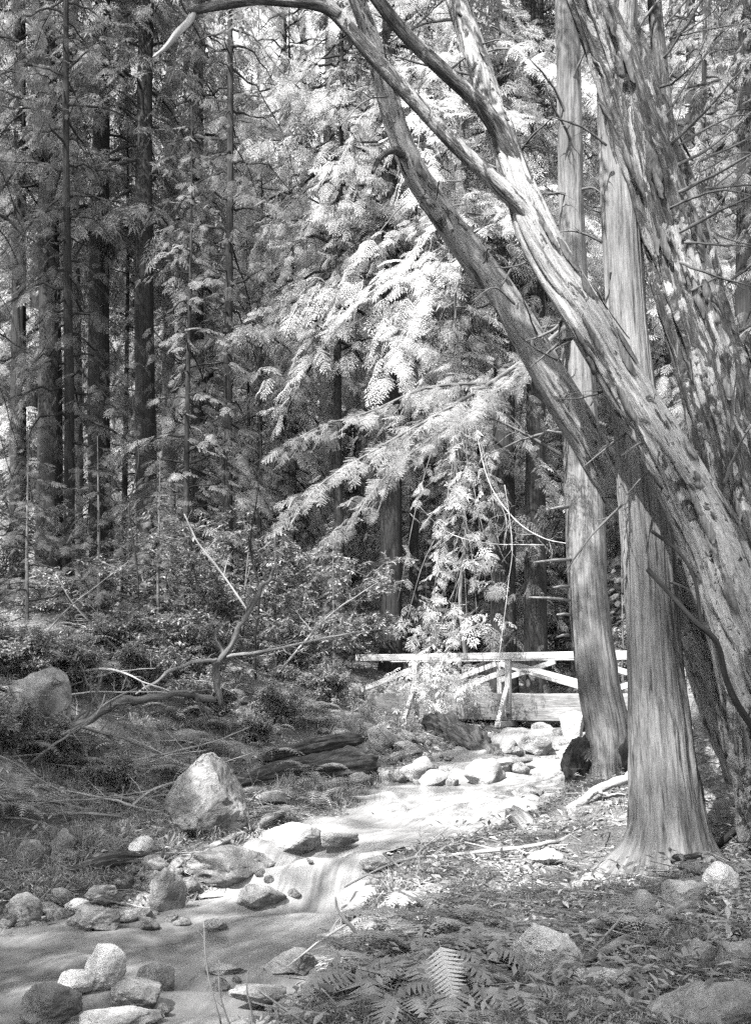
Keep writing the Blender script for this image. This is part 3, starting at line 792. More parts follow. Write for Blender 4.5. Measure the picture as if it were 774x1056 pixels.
    T = [((690, 150), (774, 60), .012), ((694, 200), (790, 150), .014), ((700, 240), (800, 190), .012), ((686, 120), (760, 20), .01), ((692, 175), (780, 110), .012), ((700, 150), (800, 118), .01),
         ((560, 260), (500, 275), .008), ((590, 320), (540, 352), .014), ((610, 345), (545, 380), .014), ((630, 400), (570, 412), .01), ((680, 460), (640, 470), .01), ((655, 440), (600, 482), .012), ((705, 250), (780, 255), .009),
         ((712, 300), (770, 300), .009), ((470, 20), (400, 45), .011), ((500, 80), (380, 50), .009), ((530, 165), (570, 120), .01), ((400, 100), (350, 130), .008), ((640, 60), (700, -20), .012), ((684, 60), (740, -30), .011),
         ((420, 38), (470, -10), .008), ((460, 76), (540, 40), .008), ((680, 90), (720, 60), .01), ((750, 470), (760, 380), .01), ((745, 500), (774, 440), .012), ((690, 215), (790, 205), .01), ((700, 270), (790, 300), .01)]
    r2 = np.random.default_rng(5)
    for k in range(14):
        y_ = r2.uniform(20, 420); a_ = (668 + .24 * y_ + 12, y_); T.append((a_, (a_[0] + r2.uniform(40, 110), y_ + r2.uniform(-100, 25)), r2.uniform(.005, .009)))
    for k in range(8):
        t_ = r2.random(); a_ = (430 + 180 * t_, 180 + 240 * t_); T.append((a_, (a_[0] + r2.uniform(-70, 40), a_[1] + r2.uniform(-70, 20)), r2.uniform(.004, .008)))
    for (a, b, r) in T:
        A3 = at(a[0], a[1], 9.6); B3 = at(b[0], b[1], 9.3 + rng.uniform(-.6, .6)); m = (A3 + B3) / 2 + np.array([0, 0, rng.uniform(-.06, .12)])
        mb = MB(); dead_limb(mb, rng, np.array([np.append(A3, r * 1.2), np.append(m, r * .9), np.append(B3, r * .3)]) + off, 2, 4, .7, .38, 6, .05)
        mb.build('bare_twig', M['limb'], root)
    # a dark dead vine lying along the front of the trunk
    mb = MB()
    for pts in ([(668, 588, 9, 9.5), (690, 612, 8, 9.1), (715, 640, 9, 8.95), (738, 662, 10, 8.9), (748, 700, 11, 8.85), (762, 730, 12, 8.8), (790, 770, 14, 8.8)], [(672, 548, 6, 9.5), (700, 570, 6, 9.2), (716, 600, 6, 9.05), (722, 645, 6, 8.95)]):
        mb = MB(); tube(mb, spline(px_path([(a, b, c * .6, d) for a, b, c, d in pts]), 50) + off, 9)
        mb.build('dead_side_shoot', M['dark_shaded_bark'], root)
    # leaves overhead, above the picture
    fol = Foliage('far')
    for k in range(190):
        c = at(*[(470, -130), (300, -90), (380, -250), (560, -260), (640, -200), (720, -150)][k % 6], 9.6) + off[:3]
        fol.put(c + rng.normal(0, 1, 3) * np.array([.9, .9, .45]) + [0, 0, .8], rng.uniform(0, 6.28), rng.uniform(-.8, .2), rng.uniform(-.5, .5), rng.uniform(.4, .9), rng.uniform(.3, .7))
    cr = MB(); fol.into(cr, rng); cr.build('crown', M['leaves'], root, sm=False)

# ------------------------------------------------------------------ rocks
_ico = {}
def ico(sub):
    if sub not in _ico:
        bm = bmesh.new(); bmesh.ops.create_icosphere(bm, subdivisions=sub, radius=1.0)
        V = np.array([v.co[:] for v in bm.verts]); T = np.array([[v.index for v in f.verts] for f in bm.faces]); bm.free()
        _ico[sub] = (V, T)
    return _ico[sub]
def rock_shape(seed, sub, size, cuts=7, rough=.16, fr=1.5, cutd=(.48, .82)):
    rng = np.random.default_rng(seed)
    V, T = ico(sub); V = V.copy()
    V *= (1 + .22 * fbm(V * .9 + seed * 3.7, 2, seed))[:, None]
    for k in range(cuts):
        n = rng.normal(0, 1, 3); n /= np.linalg.norm(n); c = rng.uniform(*cutd)
        d = V @ n; V -= n * (np.clip(d - c, 0, None) * .88)[:, None]
    nrm = V / np.linalg.norm(V, axis=1)[:, None]
    V += nrm * (rough * .5 * fbm(V * fr + seed, 4, seed + 3) + rough * .12 * fbm(V * fr * 5 + seed, 3, seed + 5))[:, None]
    V -= (V.max(0) + V.min(0)) / 2
    V /= (V.max(0) - V.min(0)) / 2
    return V * np.asarray(size), T
def rock(px, py, w, h, mat, label, seed, depth=.8, sub=4, cuts=7, rough=.16, group=None, rz=None, name='boulder', cat='boulder', sink=.18, custom=None, tilt=(0, 0)):
    """a rock whose foot is seen at px, py; w, h in picture units"""
    c = hit(px, py)
    k = c[1] / F
    if mat == 'rock_bright': sink, w, h = .06, w * 1.08, h * 1.05
    W, Hh = w * k / 2, h * k / 2 / (1 - sink)
    mb = MB()
    V, T = rock_shape(seed, sub, (W, W * depth, Hh), cuts, rough) if custom is None else custom(W, W * depth, Hh)
    mb.add(V, tris=T, bark=V)
    o = mb.build(name, M[mat], None)
    o.location = (c[0], c[1] + W * depth * .45, c[2] + Hh * (1 - 2 * sink))
    o.rotation_euler = (tilt[0], tilt[1], 0)
    return tag(o, label, cat, group)

second_redwood(); leaning_tree()

def big_boulder(W, D, Hh):
    V, T = ico(6); V = V.copy()
    V *= (1 + .10 * fbm(V * 1.1 + 4, 2, 4))[:, None]
    # a wedge: leaning left face, peak right of the middle, steep right flank
    for n, c in (((-.72, -.25, .62), .62), ((.80, -.2, .46), .60), ((.15, -.9, .32), .60), ((-.5, -.8, .1), .66), ((.5, -.75, -.2), .7), ((-.85, 0, -.4), .8), ((0, -.3, -1), .8), ((-.1, .9, .3), .7)):
        n = np.array(n); n = n / np.linalg.norm(n); d = V @ n; V -= n * (np.clip(d - c, 0, None) * .92)[:, None]
    nr = V / np.linalg.norm(V, axis=1)[:, None]
    V += nr * (.05 * fbm(V * 2.2, 4, 8) + .014 * fbm(V * 11, 3, 9))[:, None]
    V -= (V.max(0) + V.min(0)) / 2; V /= (V.max(0) - V.min(0)) / 2
    return V * np.array([W, D, Hh]), T
rock(211, 863, 88, 86, 'rock_dark', 'big wedge shaped grey boulder standing on the left bank', 1, .85, custom=big_boulder, sink=.06)
R = [  # px, py foot, w, h, material, label, depth
    (560, 1014, 80, 58, 'rock_bright', 'pale angular boulder on the leaf litter of the near right bank', .7),
    (622, 1022, 56, 20, 'rock_bright', 'flat pale stone just right of the pale angular boulder', .7),
    (745, 924, 38, 34, 'rock_bright', 'pale pointed stone right of the foreground redwood foot', .7),
    (721, 1013, 52, 44, 'rock_dark', 'dark square stone in the litter near the right edge', .8),
    (764, 1003, 50, 30, 'rock', 'grey rounded stone at the right edge beside the dark square stone', .8),
    (735, 1062, 130, 46, 'rock', 'broad flat grey slab in the bottom right corner', .8),
    (666, 946, 40, 28, 'rock', 'grey stone below the foot of the foreground redwood', .8),
    (706, 940, 48, 30, 'rock', 'low grey stone between redwood foot and pale pointed stone', .7),
    (716, 905, 34, 16, 'rock_dark', 'small dark stone tucked against the redwood roots', .7),
    (562, 894, 34, 18, 'rock_bright', 'bright pale stone at the creek edge beside the broken stub', .7),
    (735, 752, 46, 52, 'rock_pale', 'pale boulder seen between the foreground redwood and the leaning stems', .8),
    (107, 1024, 40, 46, 'rock_bright', 'tall pale rounded boulder standing in the pool', .8),
    (78, 1028, 36, 26, 'rock_bright', 'pale egg shaped stone left of the tall pale boulder in the pool', .8),
    (160, 1022, 42, 28, 'rock', 'grey rounded stone right of the tall pale boulder in the pool', .8),
    (136, 1042, 58, 30, 'rock', 'wet grey stone in front of the tall pale boulder in the pool', .8),
    (48, 1054, 66, 38, 'rock_dark', 'dark rough boulder in the pool near the left edge', .8),
    (172, 942, 40, 48, 'rock_dark', 'dark upright wet boulder at the far edge of the pool', .8),
    (145, 888, 26, 24, 'rock_bright', 'pale round stone perched above the pool on the left bank', .8),
    (24, 954, 38, 32, 'rock', 'grey round boulder at the pool margin near the left edge', .8),
    (98, 960, 52, 26, 'rock_dark', 'dark flat boulder among cobbles at the pool margin', .8),
    (79, 944, 24, 16, 'rock_bright', 'pale oval stone resting on the dark flat boulder', .7),
    (103, 934, 42, 22, 'rock', 'grey blocky stone behind the dark flat boulder', .8),
    (62, 932, 24, 16, 'rock', 'grey stone between the round boulder and the blocky stone', .8),
    (65, 890, 28, 32, 'rock_dark', 'dark leaning slab on the lower left bank', .5),
    (28, 900, 34, 34, 'rock_dark', 'dark broken slab below the left bank roots', .6),
    (236, 912, 96, 38, 'rock_dark', 'dark overhanging rock ledge left of the little cascade', .8),
    (268, 936, 54, 22, 'rock', 'wet grey rock at the foot of the little cascade', .8),
    (300, 876, 70, 26, 'rock_pale', 'pale slab rising above the little cascade', .8),
    (350, 872, 40, 14, 'rock', 'water worn grey rock at the lip of the little cascade', .8),
    (392, 897, 44, 12, 'rock_pale', 'pale rounded rock splitting the water right of the little cascade', .8),
    (196, 768, 44, 16, 'rock_dark', 'dark flat stone on the bank above the big boulder', .7),
    (35, 742, 74, 56, 'rock', 'pale weathered rock outcrop on the upper left bank', .7),
    (244, 728, 32, 18, 'rock_pale', 'pale stone on the far left bank behind the fallen branch', .7),
    (283, 757, 18, 9, 'rock_pale', 'small pale stone alone on the mossy bank above the log', .7),
    (398, 809, 16, 14, 'rock', 'small grey angular stone right of the log end', .8),
    (430, 806, 36, 26, 'rock_pale', 'pale angular rock at the creek edge left of the rotten stump', .7),
    (447, 812, 30, 18, 'rock_pale', 'low pale rock beside the creek below the rotten stump', .8),
    (500, 808, 44, 26, 'rock_pale', 'rounded pale rock in the rapids below the bridge', .8),
    (530, 793, 40, 12, 'rock', 'flat grey stone in the rapids below the bridge', .8),
    (555, 776, 30, 18, 'rock_pale', 'pale domed stone in the water just below the bridge', .8),
    (590, 772, 26, 40, 'rock_pale', 'bright pale rock against the burl of the second redwood', .8),
    (525, 776, 22, 14, 'rock', 'grey stone under the middle of the bridge', .8),
    (545, 822, 34, 12, 'rock', 'grey stone just breaking the fast white water', .8),
    (360, 778, 40, 20, 'rock', 'grey stone of the stony bank below the left bridge end', .8),
    (395, 770, 34, 22, 'rock', 'blocky grey stone under the left end of the bridge', .8),
    (372, 812, 26, 16, 'rock_dark', 'dark stone between the log and the creek', .8),
    (420, 780, 30, 16, 'rock', 'grey stone left of the rotten stump', .8),
    (405, 840, 46, 12, 'rock_pale', 'pale boulder washed by white water above the cascade', .8),
    (282, 832, 40, 16, 'rock', 'low mossy stone right of the big boulder', .8),
    (262, 884, 26, 14, 'rock', 'grey stone under the end of the thin plank', .8),
    (222, 960, 26, 12, 'rock_pale', 'pale stone awash at the far edge of the pool', .8),
    (232, 1006, 46, 10, 'rock_pale', 'flat pale stone awash in the middle of the pool', .8),
    (265, 1040, 60, 24, 'rock', 'flat grey rock at the water edge of the near bank', .8),
    (300, 1004, 60, 26, 'rock', 'grey rock half buried under ferns at the water edge', .8),
    (120, 1064, 90, 18, 'rock_pale', 'pale flat stone just awash at the bottom edge', .8),
    (700, 770, 60, 20, 'rock_dark', 'dark stone behind the foreground redwood on the right slope', .8),
]
for k, (px, py, w, h, m, lab, dp) in enumerate(R):
    rock(px, py, w, h, m, lab, 100 + k, dp, 5 if py > 860 else 4, cuts=3 if 'round' in lab or 'egg' in lab or 'oval' in lab else 11, rough=.24, name='boulder' if w * h > 700 else 'stone', cat='boulder' if w * h > 700 else 'stone')

# cobbles along the water
rng = np.random.default_rng(404)
cob = [MB() for _ in range(8)]
COB = []
for k in range(8):
    V, T = rock_shape(300 + k, 3, (1, rng.uniform(.7, .9), rng.uniform(.5, .75)), 5, .16)
    cob[k].add(V, tris=T, bark=V)
    COB.append([cob[k].mesh('cobble', M[m]) for m in ('rock', 'rock_pale', 'rock_dark')])
def cobbles(n, x0, x1, y0, y1, s0, s1, label, group, weights=(.5, .3, .2), dmax=None):
    for k in range(n):
        px, py = rng.uniform(x0, x1), rng.uniform(y0, y1)
        c = hit(px, py)
        s = rng.uniform(s0, s1) ** 1.0 * (1 if rng.random() < .8 else 1.5)
        o = bpy.data.objects.new('cobble', COB[rng.integers(8)][rng.choice(3, p=weights)]); col.objects.link(o)
        o.location = (c[0], c[1], c[2] + s * .2); o.scale = (s, s, s * rng.uniform(.8, 1.1)); o.rotation_euler = (rng.uniform(-.4, .4), rng.uniform(-.4, .4), rng.uniform(0, 6.28))
        tag(o, label, 'cobble', group)
cobbles(95, -10, 195, 880, 958, .045, .12, 'small rounded cobble among the pebbly shore at the left of the pool', 'cobbles on the pool shore', (.45, .4, .15))
cobbles(60, 330, 470, 748, 812, .06, .16, 'angular grey stone of the stony bank below the left bridge end', 'stones of the bank below the bridge', (.55, .3, .15))
cobbles(28, 490, 600, 752, 800, .06, .18, 'rounded stone in the shallow rapids below the bridge', 'stones in the rapids', (.4, .5, .1))
cobbles(40, 600, 774, 900, 1050, .02, .06, 'small grey stone half buried in leaf litter on the near right bank', 'stones in the litter of the near bank', (.5, .3, .2))
cobbles(26, 150, 330, 850, 925, .03, .09, 'small stone around the rocks left of the little cascade', 'stones beside the cascade', (.5, .2, .3))
cobbles(5, 150, 330, 1010, 1050, .04, .08, 'small stone awash in the near pool', 'stones awash in the pool', (.4, .5, .1))

# ------------------------------------------------------------------ footbridge
def footbridge():
    th = math.radians(30)
    ux = np.array([math.cos(th), -math.sin(th), 0]); nx_ = np.array([math.sin(th), math.cos(th), 0]); uz = np.array([0, 0, 1.0])
    P0 = at(525, 715, 26.0)            # near beam top at the middle post
    root = empty('footbridge', tuple(P0), 'pale weathered timber footbridge with cross braced railings spanning the creek', 'bridge')
    W = 1.55
    def L(s, n, z): return ux * s + nx_ * n + uz * z
    dz = .022                            # the deck climbs a little to the right
    def Z(s, z): return z
    for name, n0 in (('side_beam', 0), ('side_beam', W)):
        mb = MB(); beam(mb, L(-3.95, n0, -.31), L(5.2, n0, -.31), .11, .60, .012, .4, nx_)
        mb.build(name, M['plank'], root, sm=False)
    mb = MB()
    for k in range(60):                  # deck boards
        s = -3.9 + k * .152
        box(mb, L(s, W / 2, -.045 + .003 * math.sin(k * 5.1)), nx_, ux, uz, W / 2 - .06, .069, .024, .005, .5)
    mb.build('deck_boards', M['plank'], root, sm=False)
    for n0, posts in ((-.005, (-4.6, -2.36, 0, 2.3, 4.4)), (W + .005, (-2.9, -.95, 1.35, 3.5))):
        sgn = -1 if n0 < 0 else 1
        for s in posts:
            near = n0 < 0
            if s < -4: continue
            mb = MB(); beam(mb, L(s, n0 + sgn * .07, -.45 if near else -.3), L(s, n0 + sgn * .07, .76), .13, .13, .012, .6, ux)
            post = mb.build('post', M['rail'], root, sm=False)
            if near and s < 4:
                mb = MB(); beam(mb, L(s, W * .2, -.68), L(s, n0 - .66, -.68), .14, .13, .01, .5, ux); mb.build('outrigger', M['rail'], root, sm=False)
                mb = MB(); beam(mb, L(s, n0 - .62, -.63), L(s, n0 - .14, .12), .10, .10, .008, .6, ux); mb.build('outrigger_brace', M['rail'], root, sm=False)
        mb = MB(); beam(mb, L(-3.95, n0 + sgn * .07, .84), L(5.2, n0 + sgn * .07, .84), .19, .16, .012, .6, nx_); mb.build('top_rail', M['rail'], root, sm=False)
        mb = MB()
        off = n0 - sgn * .03
        if sgn < 0:
            seg = [(-3.9, .06, -2.4, .60), (-1.35, .06, -.06, .52), (.06, .66, 2.25, .08), (2.36, .08, 4.3, .66)]
        else:
            seg = [(-2.8, .10, -1.0, .70), (-.9, .70, 1.3, .10), (-.9, .30, .5, .74), (1.4, .72, 3.5, .10)]
        for (s0, z0, s1, z1) in seg:
            m2 = MB(); beam(m2, L(s0, off, z0), L(s1, off, z1), .05, .13, .008, .6, nx_); m2.build('diagonal_brace', M['rail'], root, sm=False)
    # abutments
    for s in (-3.6, 4.9):
        mb = MB()
        box(mb, L(s, W / 2, -.95), nx_, ux, uz, W / 2 + .35, .28, .335, .02, .3); mb.build('abutment_sill', M['rotten'], root, sm=False)
footbridge()

# ------------------------------------------------------------------ logs, stubs and fallen branches
def log(pts, seg, mat, label, seed, name='fallen_log', amp=.12, fine=.1, hollow=False, cat='log'):
    P = spline(np.array(pts), 70); c = P[0, :3].copy(); c = P[:, :3].mean(0)
    P[:, :3] -= c
    def rough(TH, S, R):
        q = np.stack([np.cos(TH).ravel() * 1.2, np.sin(TH).ravel() * 1.2, S.ravel() * .9], 1)
        q2 = np.stack([np.cos(TH).ravel() * 4, np.sin(TH).ravel() * 4, S.ravel() * .8], 1)
        q3 = np.stack([np.cos(TH).ravel() * 8, np.sin(TH).ravel() * 8, S.ravel() * 7], 1)
        f2 = fbm(q2, 3, seed + 2).reshape(TH.shape)
        m = 1 + (.30 * fbm(q, 3, seed)).reshape(TH.shape) + .24 * f2 + (.08 * fbm(q3, 2, seed + 4)).reshape(TH.shape)
        return m * (1 - .55 * smooth(S.max() - .3, S.max(), S + .3 * f2)) * (1 - .55 * smooth(.3, 0, S - .3 * f2))
    if mat == 'rotten': P = spline(P, 130)
    mb = MB(); tube(mb, P, 64 if mat == 'rotten' else seg, rough if mat == 'rotten' else trunk_disp(np.random.default_rng(seed), 3, amp, 0, .5, fine))
    return tag(mb.build(name, M[mat], None, loc=tuple(c)), label, cat)
def on(px, py, r, up=.0, d=None):
    h = hit(px, py, False) if d is None else at(px, py, d)
    return (h[0], h[1], h[2] + r * .75 + up, r)
a = hit(243, 822, False); b = hit(385, 806, False)
log([(a[0], a[1] + .25, a[2] + .14, .17), (a[0] * .6 + b[0] * .4, (a[1] + b[1]) / 2 + .2, (a[2] + b[2]) / 2 + .2, .23), (b[0], b[1] + .25, b[2] + .22, .24)], 40, 'rotten', 'thick dark rotten log lying on the left bank behind the big boulder', 5, amp=.2, fine=.22)
a = hit(272, 805, False); b = hit(372, 786, False)
log([(a[0], a[1] + .5, a[2] + .30, .10), ((a[0] + b[0]) / 2, (a[1] + b[1]) / 2 + .45, (a[2] + b[2]) / 2 + .36, .13), (b[0], b[1] + .4, b[2] + .34, .12)], 32, 'rotten', 'split upper slab of rotten wood lying over the thick dark log', 6, 'rotten_slab', .25, .25)
a = hit(452, 756, False) + [0, 0, .12]; b = hit(512, 792, False) + [0, 0, .05]
def stump():
    P = spline(np.array([np.append(a, .30), np.append(a * .5 + b * .5 + [0, 0, .04], .31), np.append(b, .20)]), 90)
    cc = P[:, :3].mean(0); P[:, :3] -= cc
    def dsp(TH, S, R):
        q = np.stack([np.cos(TH).ravel() * 1.3, np.sin(TH).ravel() * 1.3, S.ravel() * 1.4], 1)
        q2 = np.stack([np.cos(TH).ravel() * 5, np.sin(TH).ravel() * 5, S.ravel() * 1.2], 1)
        q3 = np.stack([np.cos(TH).ravel() * 9, np.sin(TH).ravel() * 9, S.ravel() * 9], 1)
        m = 1 + (.42 * fbm(q, 3, 91) + .22 * fbm(q2, 3, 92) + .10 * fbm(q3, 2, 93)).reshape(TH.shape)
        return m * (1 - .45 * smooth(S.max() - .35, S.max(), S + .25 * fbm(q2, 2, 95).reshape(TH.shape)))
    mb = MB(); tube(mb, P, 64, dsp)
    tag(mb.build('rotten_stump', M['rotten'], None, loc=tuple(cc)), 'dark rotten stump log jutting from the bank under the bridge', 'log')
stump()
a = hit(214, 882, False); b = hit(290, 848, False)
mbp = MB(); c = (a + b) / 2; beam(mbp, a - c + [0, 0, .06], b - c + [0, 0, .12], .10, .05, .012, .5)
tag(mbp.build('thin_plank', M['deadgrey'], None, sm=False, loc=tuple(c)), 'thin split plank leaning over rocks above the dark ledge', 'plank')
log([on(60, 905, .05), on(120, 897, .07, .05), on(175, 893, .05, .05)], 20, 'rotten', 'short dark log lying across the shore cobbles above the pool', 9, amp=.2, fine=.15)
def branch(name, pts, mat, label, seed, depth=1, ntw=6, spread=.7, lf=.35, cat='branch', sag=0.0, seg=12):
    P = np.array(pts, float); c = P[:, :3].mean(0); P = P.copy(); P[:, :3] -= c
    mb = MB(); dead_limb(mb, np.random.default_rng(seed), P, depth, ntw, spread, lf, seg, sag)
    return tag(mb.build(name, M[mat], None, loc=tuple(c)), label, cat)
def pp(*l):   # (px, py, d, r)
    return [np.append(at(p[0], p[1], p[2]), p[3]) for p in l]
g = lambda px, py: hit(px, py, False)[1]
branch('fallen_branch', pp((20, 812, 15.3, .04), (48, 772, 16.0, .055), (72, 752, 16.4, .06), (104, 737, 16.8, .062), (128, 722, 17.1, .06), (150, 721, 17.3, .058), (184, 716, 17.5, .052), (222, 722, 17.8, .05)), 'limb', 'thick dark fallen branch arching low over the left bank', 51, 2, 9, .8, .45)
branch('fallen_branch', pp((140, 716, 18.5, .02), (160, 704, 18.5, .026), (178, 690, 18.5, .028), (200, 683, 18.5, .03), (224, 680, 18.6, .032)), 'deadgrey', 'thin curved branch rising off the bank to the forked dead trunk', 52, 1, 5)
branch('forked_dead_branch', pp((228, 728, 18.7, .045), (224, 704, 18.7, .05), (222, 688, 18.7, .055), (236, 668, 18.7, .05), (247, 646, 18.8, .045), (262, 622, 18.9, .042), (270, 606, 18.9, .04), (279, 596, 19, .03), (284, 575, 19.2, .014), (282, 540, 19.5, .008)), 'limb', 'dark crooked dead branch leaning up from the left bank, forked at its foot', 53, 2, 7, .8, .3)
branch('dead_branch', pp((232, 678, 18.7, .028), (265, 673, 18.5, .024), (310, 664, 18.3, .02), (350, 655, 18.2, .014), (400, 648, 18.2, .007)), 'deadgrey', 'thin dead branch reaching right from the forked leaning branch', 54, 2, 7, .9, .4)
branch('dead_branch', pp((290, 690, 20, .018), (320, 655, 20, .018), (345, 630, 20, .014), (390, 600, 20, .007)), 'dead', 'bleached twiggy dead branch left of the bridge end', 55, 2, 8, .9, .5)
branch('dead_branch', pp((262, 640, 22, .018), (235, 600, 22, .02), (205, 560, 22, .02), (190, 530, 22, .012)), 'dead', 'straight thin pale dead stem leaning left behind the leaning dead branch', 56, 1, 3)
branch('driftwood_branch', pp((560, 862, 12.4, .03), (585, 838, 12.5, .045), (618, 815, 12.6, .05), (650, 797, 12.8, .055), (672, 780, 13, .05)), 'dead', 'bright bleached driftwood branch leaning up behind the foreground redwood', 57, 1, 4)
branch('driftwood_branch', pp((582, 872, 11.9, .04), (587, 850, 12.1, .05), (590, 832, 12.4, .045)), 'dead', 'short bleached stick propped under the bright driftwood branch', 58, 0)
branch('driftwood_branch', pp((556, 880, 11.3, .025), (590, 862, 11.6, .04), (620, 850, 11.9, .05), (655, 838, 12.3, .05)), 'deadgrey', 'grey driftwood branch lying low behind the foreground redwood foot', 59, 1, 4)
a = at(528, 838, 12.6); b = at(560, 872, 11.9)
log([np.append(a, .085), np.append((a + b) / 2 + [0, 0, .03], .10), np.append(b, .10)], 28, 'deadgrey', 'short broken grey stub leaning at the creek edge', 11, 'broken_stub', .2, .18, cat='stub')
br = [hit(px, py, False) for px, py in ((480, 1012), (530, 1016), (590, 1003), (640, 980), (690, 950), (745, 922))]
branch('fallen_branch', [np.append(p + [0, 0, .05], r) for p, r in zip(br, (.014, .018, .02, .022, .022, .018))], 'deadgrey', 'long thin fallen branch curving across the litter of the near right bank', 60, 1, 4, .5, .2)
branch('fallen_branch', [np.append(hit(px, py, False) + [0, 0, .12], r) for px, py, r in ((695, 905, .03), (730, 893, .035), (765, 872, .04), (800, 855, .04))], 'dark_shaded_bark', 'dark root like branch on the slope at the right edge', 61, 1, 4)
branch('dead_branch', pp((355, 915, 10.8, .008), (410, 888, 11, .013), (460, 882, 11.1, .017), (520, 876, 11.2, .02), (575, 868, 11.4, .02)), 'dead', 'bare twiggy branch reaching left over the bright water from the near bank', 62, 3, 9, .8, .4)
branch('dead_branch', pp((292, 1000, 8.9, .006), (345, 960, 9.2, .01), (385, 940, 9.4, .013), (440, 905, 9.9, .016)), 'dead', 'bare twiggy branch in front of the little cascade', 63, 3, 9, .8, .4)
branch('dead_branch', pp((383, 1000, 8.0, .012), (368, 965, 8.1, .013), (350, 940, 8.2, .01), (346, 925, 8.2, .006)), 'limb', 'dark curved stem rising out of the ferns before the cascade', 64, 1, 4, .6, .3)
branch('dead_branch', pp((395, 880, 10.9, .012), (440, 915, 10.5, .014), (480, 930, 10.2, .016), (540, 925, 10, .016)), 'deadgrey', 'tangled grey branch lying on the lip of the near bank', 65, 3, 8, .9, .4)
for k, (x, y, xx, yy, dd, lab) in enumerate(((228, 1056, 210, 950, 7.6, 'leftmost of the thin bare stems standing by the pool'), (238, 1060, 226, 990, 7.5, 'curled thin bare stem standing by the pool'), (262, 1056, 258, 985, 7.4, 'rightmost of the thin bare stems standing by the pool'))):
    branch('bare_sprout', pp((x, y, dd, .006), ((x + xx) / 2 - 5, (y + yy) / 2, dd, .005), (xx, yy, dd, .003)), 'deadgrey', lab, 70 + k, 1, 4, .6, .35, 'sprout')
branch('hanging_vine', pp((485, 400, 19, .006), (492, 450, 19, .007), (505, 500, 19, .008), (530, 535, 18.6, .008), (560, 555, 18, .007), (595, 562, 16.5, .006)), 'dead', 'pale sagging vine looping from the bright foliage to the second redwood', 81, 2, 7, .9, .3, 'vine', .2)
branch('hanging_vine', pp((520, 500, 22, .006), (528, 560, 22, .007), (524, 600, 22, .006), (518, 650, 22, .006), (512, 690, 22, .008)), 'dead', 'pale twisted vine hanging down to the bridge rail', 82, 1, 6, .8, .25, 'vine', .2)
branch('hanging_vine', pp((430, 520, 21, .005), (460, 548, 21, .006), (500, 560, 20.5, .007), (560, 562, 19, .006)), 'dead', 'pale horizontal vine crossing above the bridge', 83, 2, 6, .8, .25, 'vine', .2)

rng = np.random.default_rng(606)
for k in range(48):
    px, py = rng.uniform(-10, 270), rng.uniform(670, 850); h = hit(px, py, False)
    az = rng.uniform(-.9, .9) + (PI if rng.random() < .5 else 0); Lb = rng.uniform(.8, 2.4); r = rng.uniform(.008, .022)
    pts = [np.append(h + [0, 0, .05], r)]
    p = h + [0, 0, .05]; d = np.array([math.cos(az), math.sin(az) * .5, rng.uniform(.05, .9)])
    for m in range(4):
        d = d + rng.normal(0, .15, 3) - [0, 0, .12]; p = p + d / np.linalg.norm(d) * Lb / 4; p[2] = max(p[2], float(gz(p[0], p[1])) + .03); pts.append(np.append(p, r * (1 - m / 5)))
    o = branch('dead_branch', pts, 'deadgrey' if rng.random() < .5 else 'dead', 'thin dead branch in the brushy tangle on the left bank', 700 + k, 2, 6, .9, .4); o['group'] = 'dead branches tangled on the left bank'
# ------------------------------------------------------------------ the forest behind
rngF = np.random.default_rng(2024)
K = {}
K['tall'] = conifer('redwood_tree', 34, .42, 11, 33, 96, 3.8, 'far', 1, M['dark_shaded_bark'], M['needles'], dens=.15, sl=.22, tuft=22)
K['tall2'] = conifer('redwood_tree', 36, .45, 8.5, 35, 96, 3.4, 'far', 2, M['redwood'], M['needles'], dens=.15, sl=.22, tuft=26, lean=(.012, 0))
K['mid'] = conifer('fir_tree', 24, .22, 4.5, 23.5, 100, 3.6, 'mid', 3, M['dark_shaded_bark'], M['needles'], dens=.13, sl=.18, tuft=6)
K['mid2'] = conifer('fir_tree', 21, .20, 3.2, 20.5, 96, 3.2, 'mid', 4, M['dark_shaded_bark'], M['needles_pale'], dens=.13, sl=.18, tuft=6, hang=.7)
K['slim'] = conifer('slim_tree', 16, .10, 2.5, 15.5, 56, 1.9, 'mid', 6, M['dark_shaded_bark'], M['needles_pale'], dens=.15, sl=.24, hang=.7, tuft=0)
K['far'] = conifer('distant_tree', 34, .40, 1.5, 33, 104, 4.2, 'far', 7, M['dark_shaded_bark'], M['needles_pale'], dens=.14, sl=.24)
K['bright'] = conifer('fir_tree', 24, .18, 9, 23.5, 120, 4.0, 'mid', 14, M['dark_shaded_bark'], M['needles_new'], dens=.09, sl=.18, tuft=6, hang=.7)
K['young'] = conifer('young_redwood', 7, .07, .5, 6.9, 46, 1.7, 'mid', 8, M['limb'], M['needles'], dens=.11, sl=.24, hang=.6)
_used = set()
def tree(kind, x, y, rad=None, zs=1.0, label='', group=None, rz=None, lean=None):
    src = K[kind]
    o = src if kind not in _used else copy_tree(src)
    _used.add(kind)
    r0 = {'tall': .42, 'tall2': .45, 'mid': .22, 'mid2': .20, 'slim': .10, 'far': .40, 'bright': .18, 'young': .07}[kind]
    s = 1.0 if rad is None else min(max(rad / r0, .55), 1.5)
    o.location = (x, y, float(gz(x, y)) - .15); o.scale = (s, s, zs)
    o.rotation_euler = (0, 0, rngF.uniform(0, 6.28) if rz is None else rz)
    if lean: o.rotation_euler = (lean[0], lean[1], o.rotation_euler[2])
    if group is None and 'group' in o: del o['group']
    return tag(o, label, 'tree', group)
def tree_px(kind, px, w, d, zs=1.0, label='', group=None):
    return tree(kind, (px - CX) / F * d, d, w * .5 / F * d if w else None, zs, label, group)
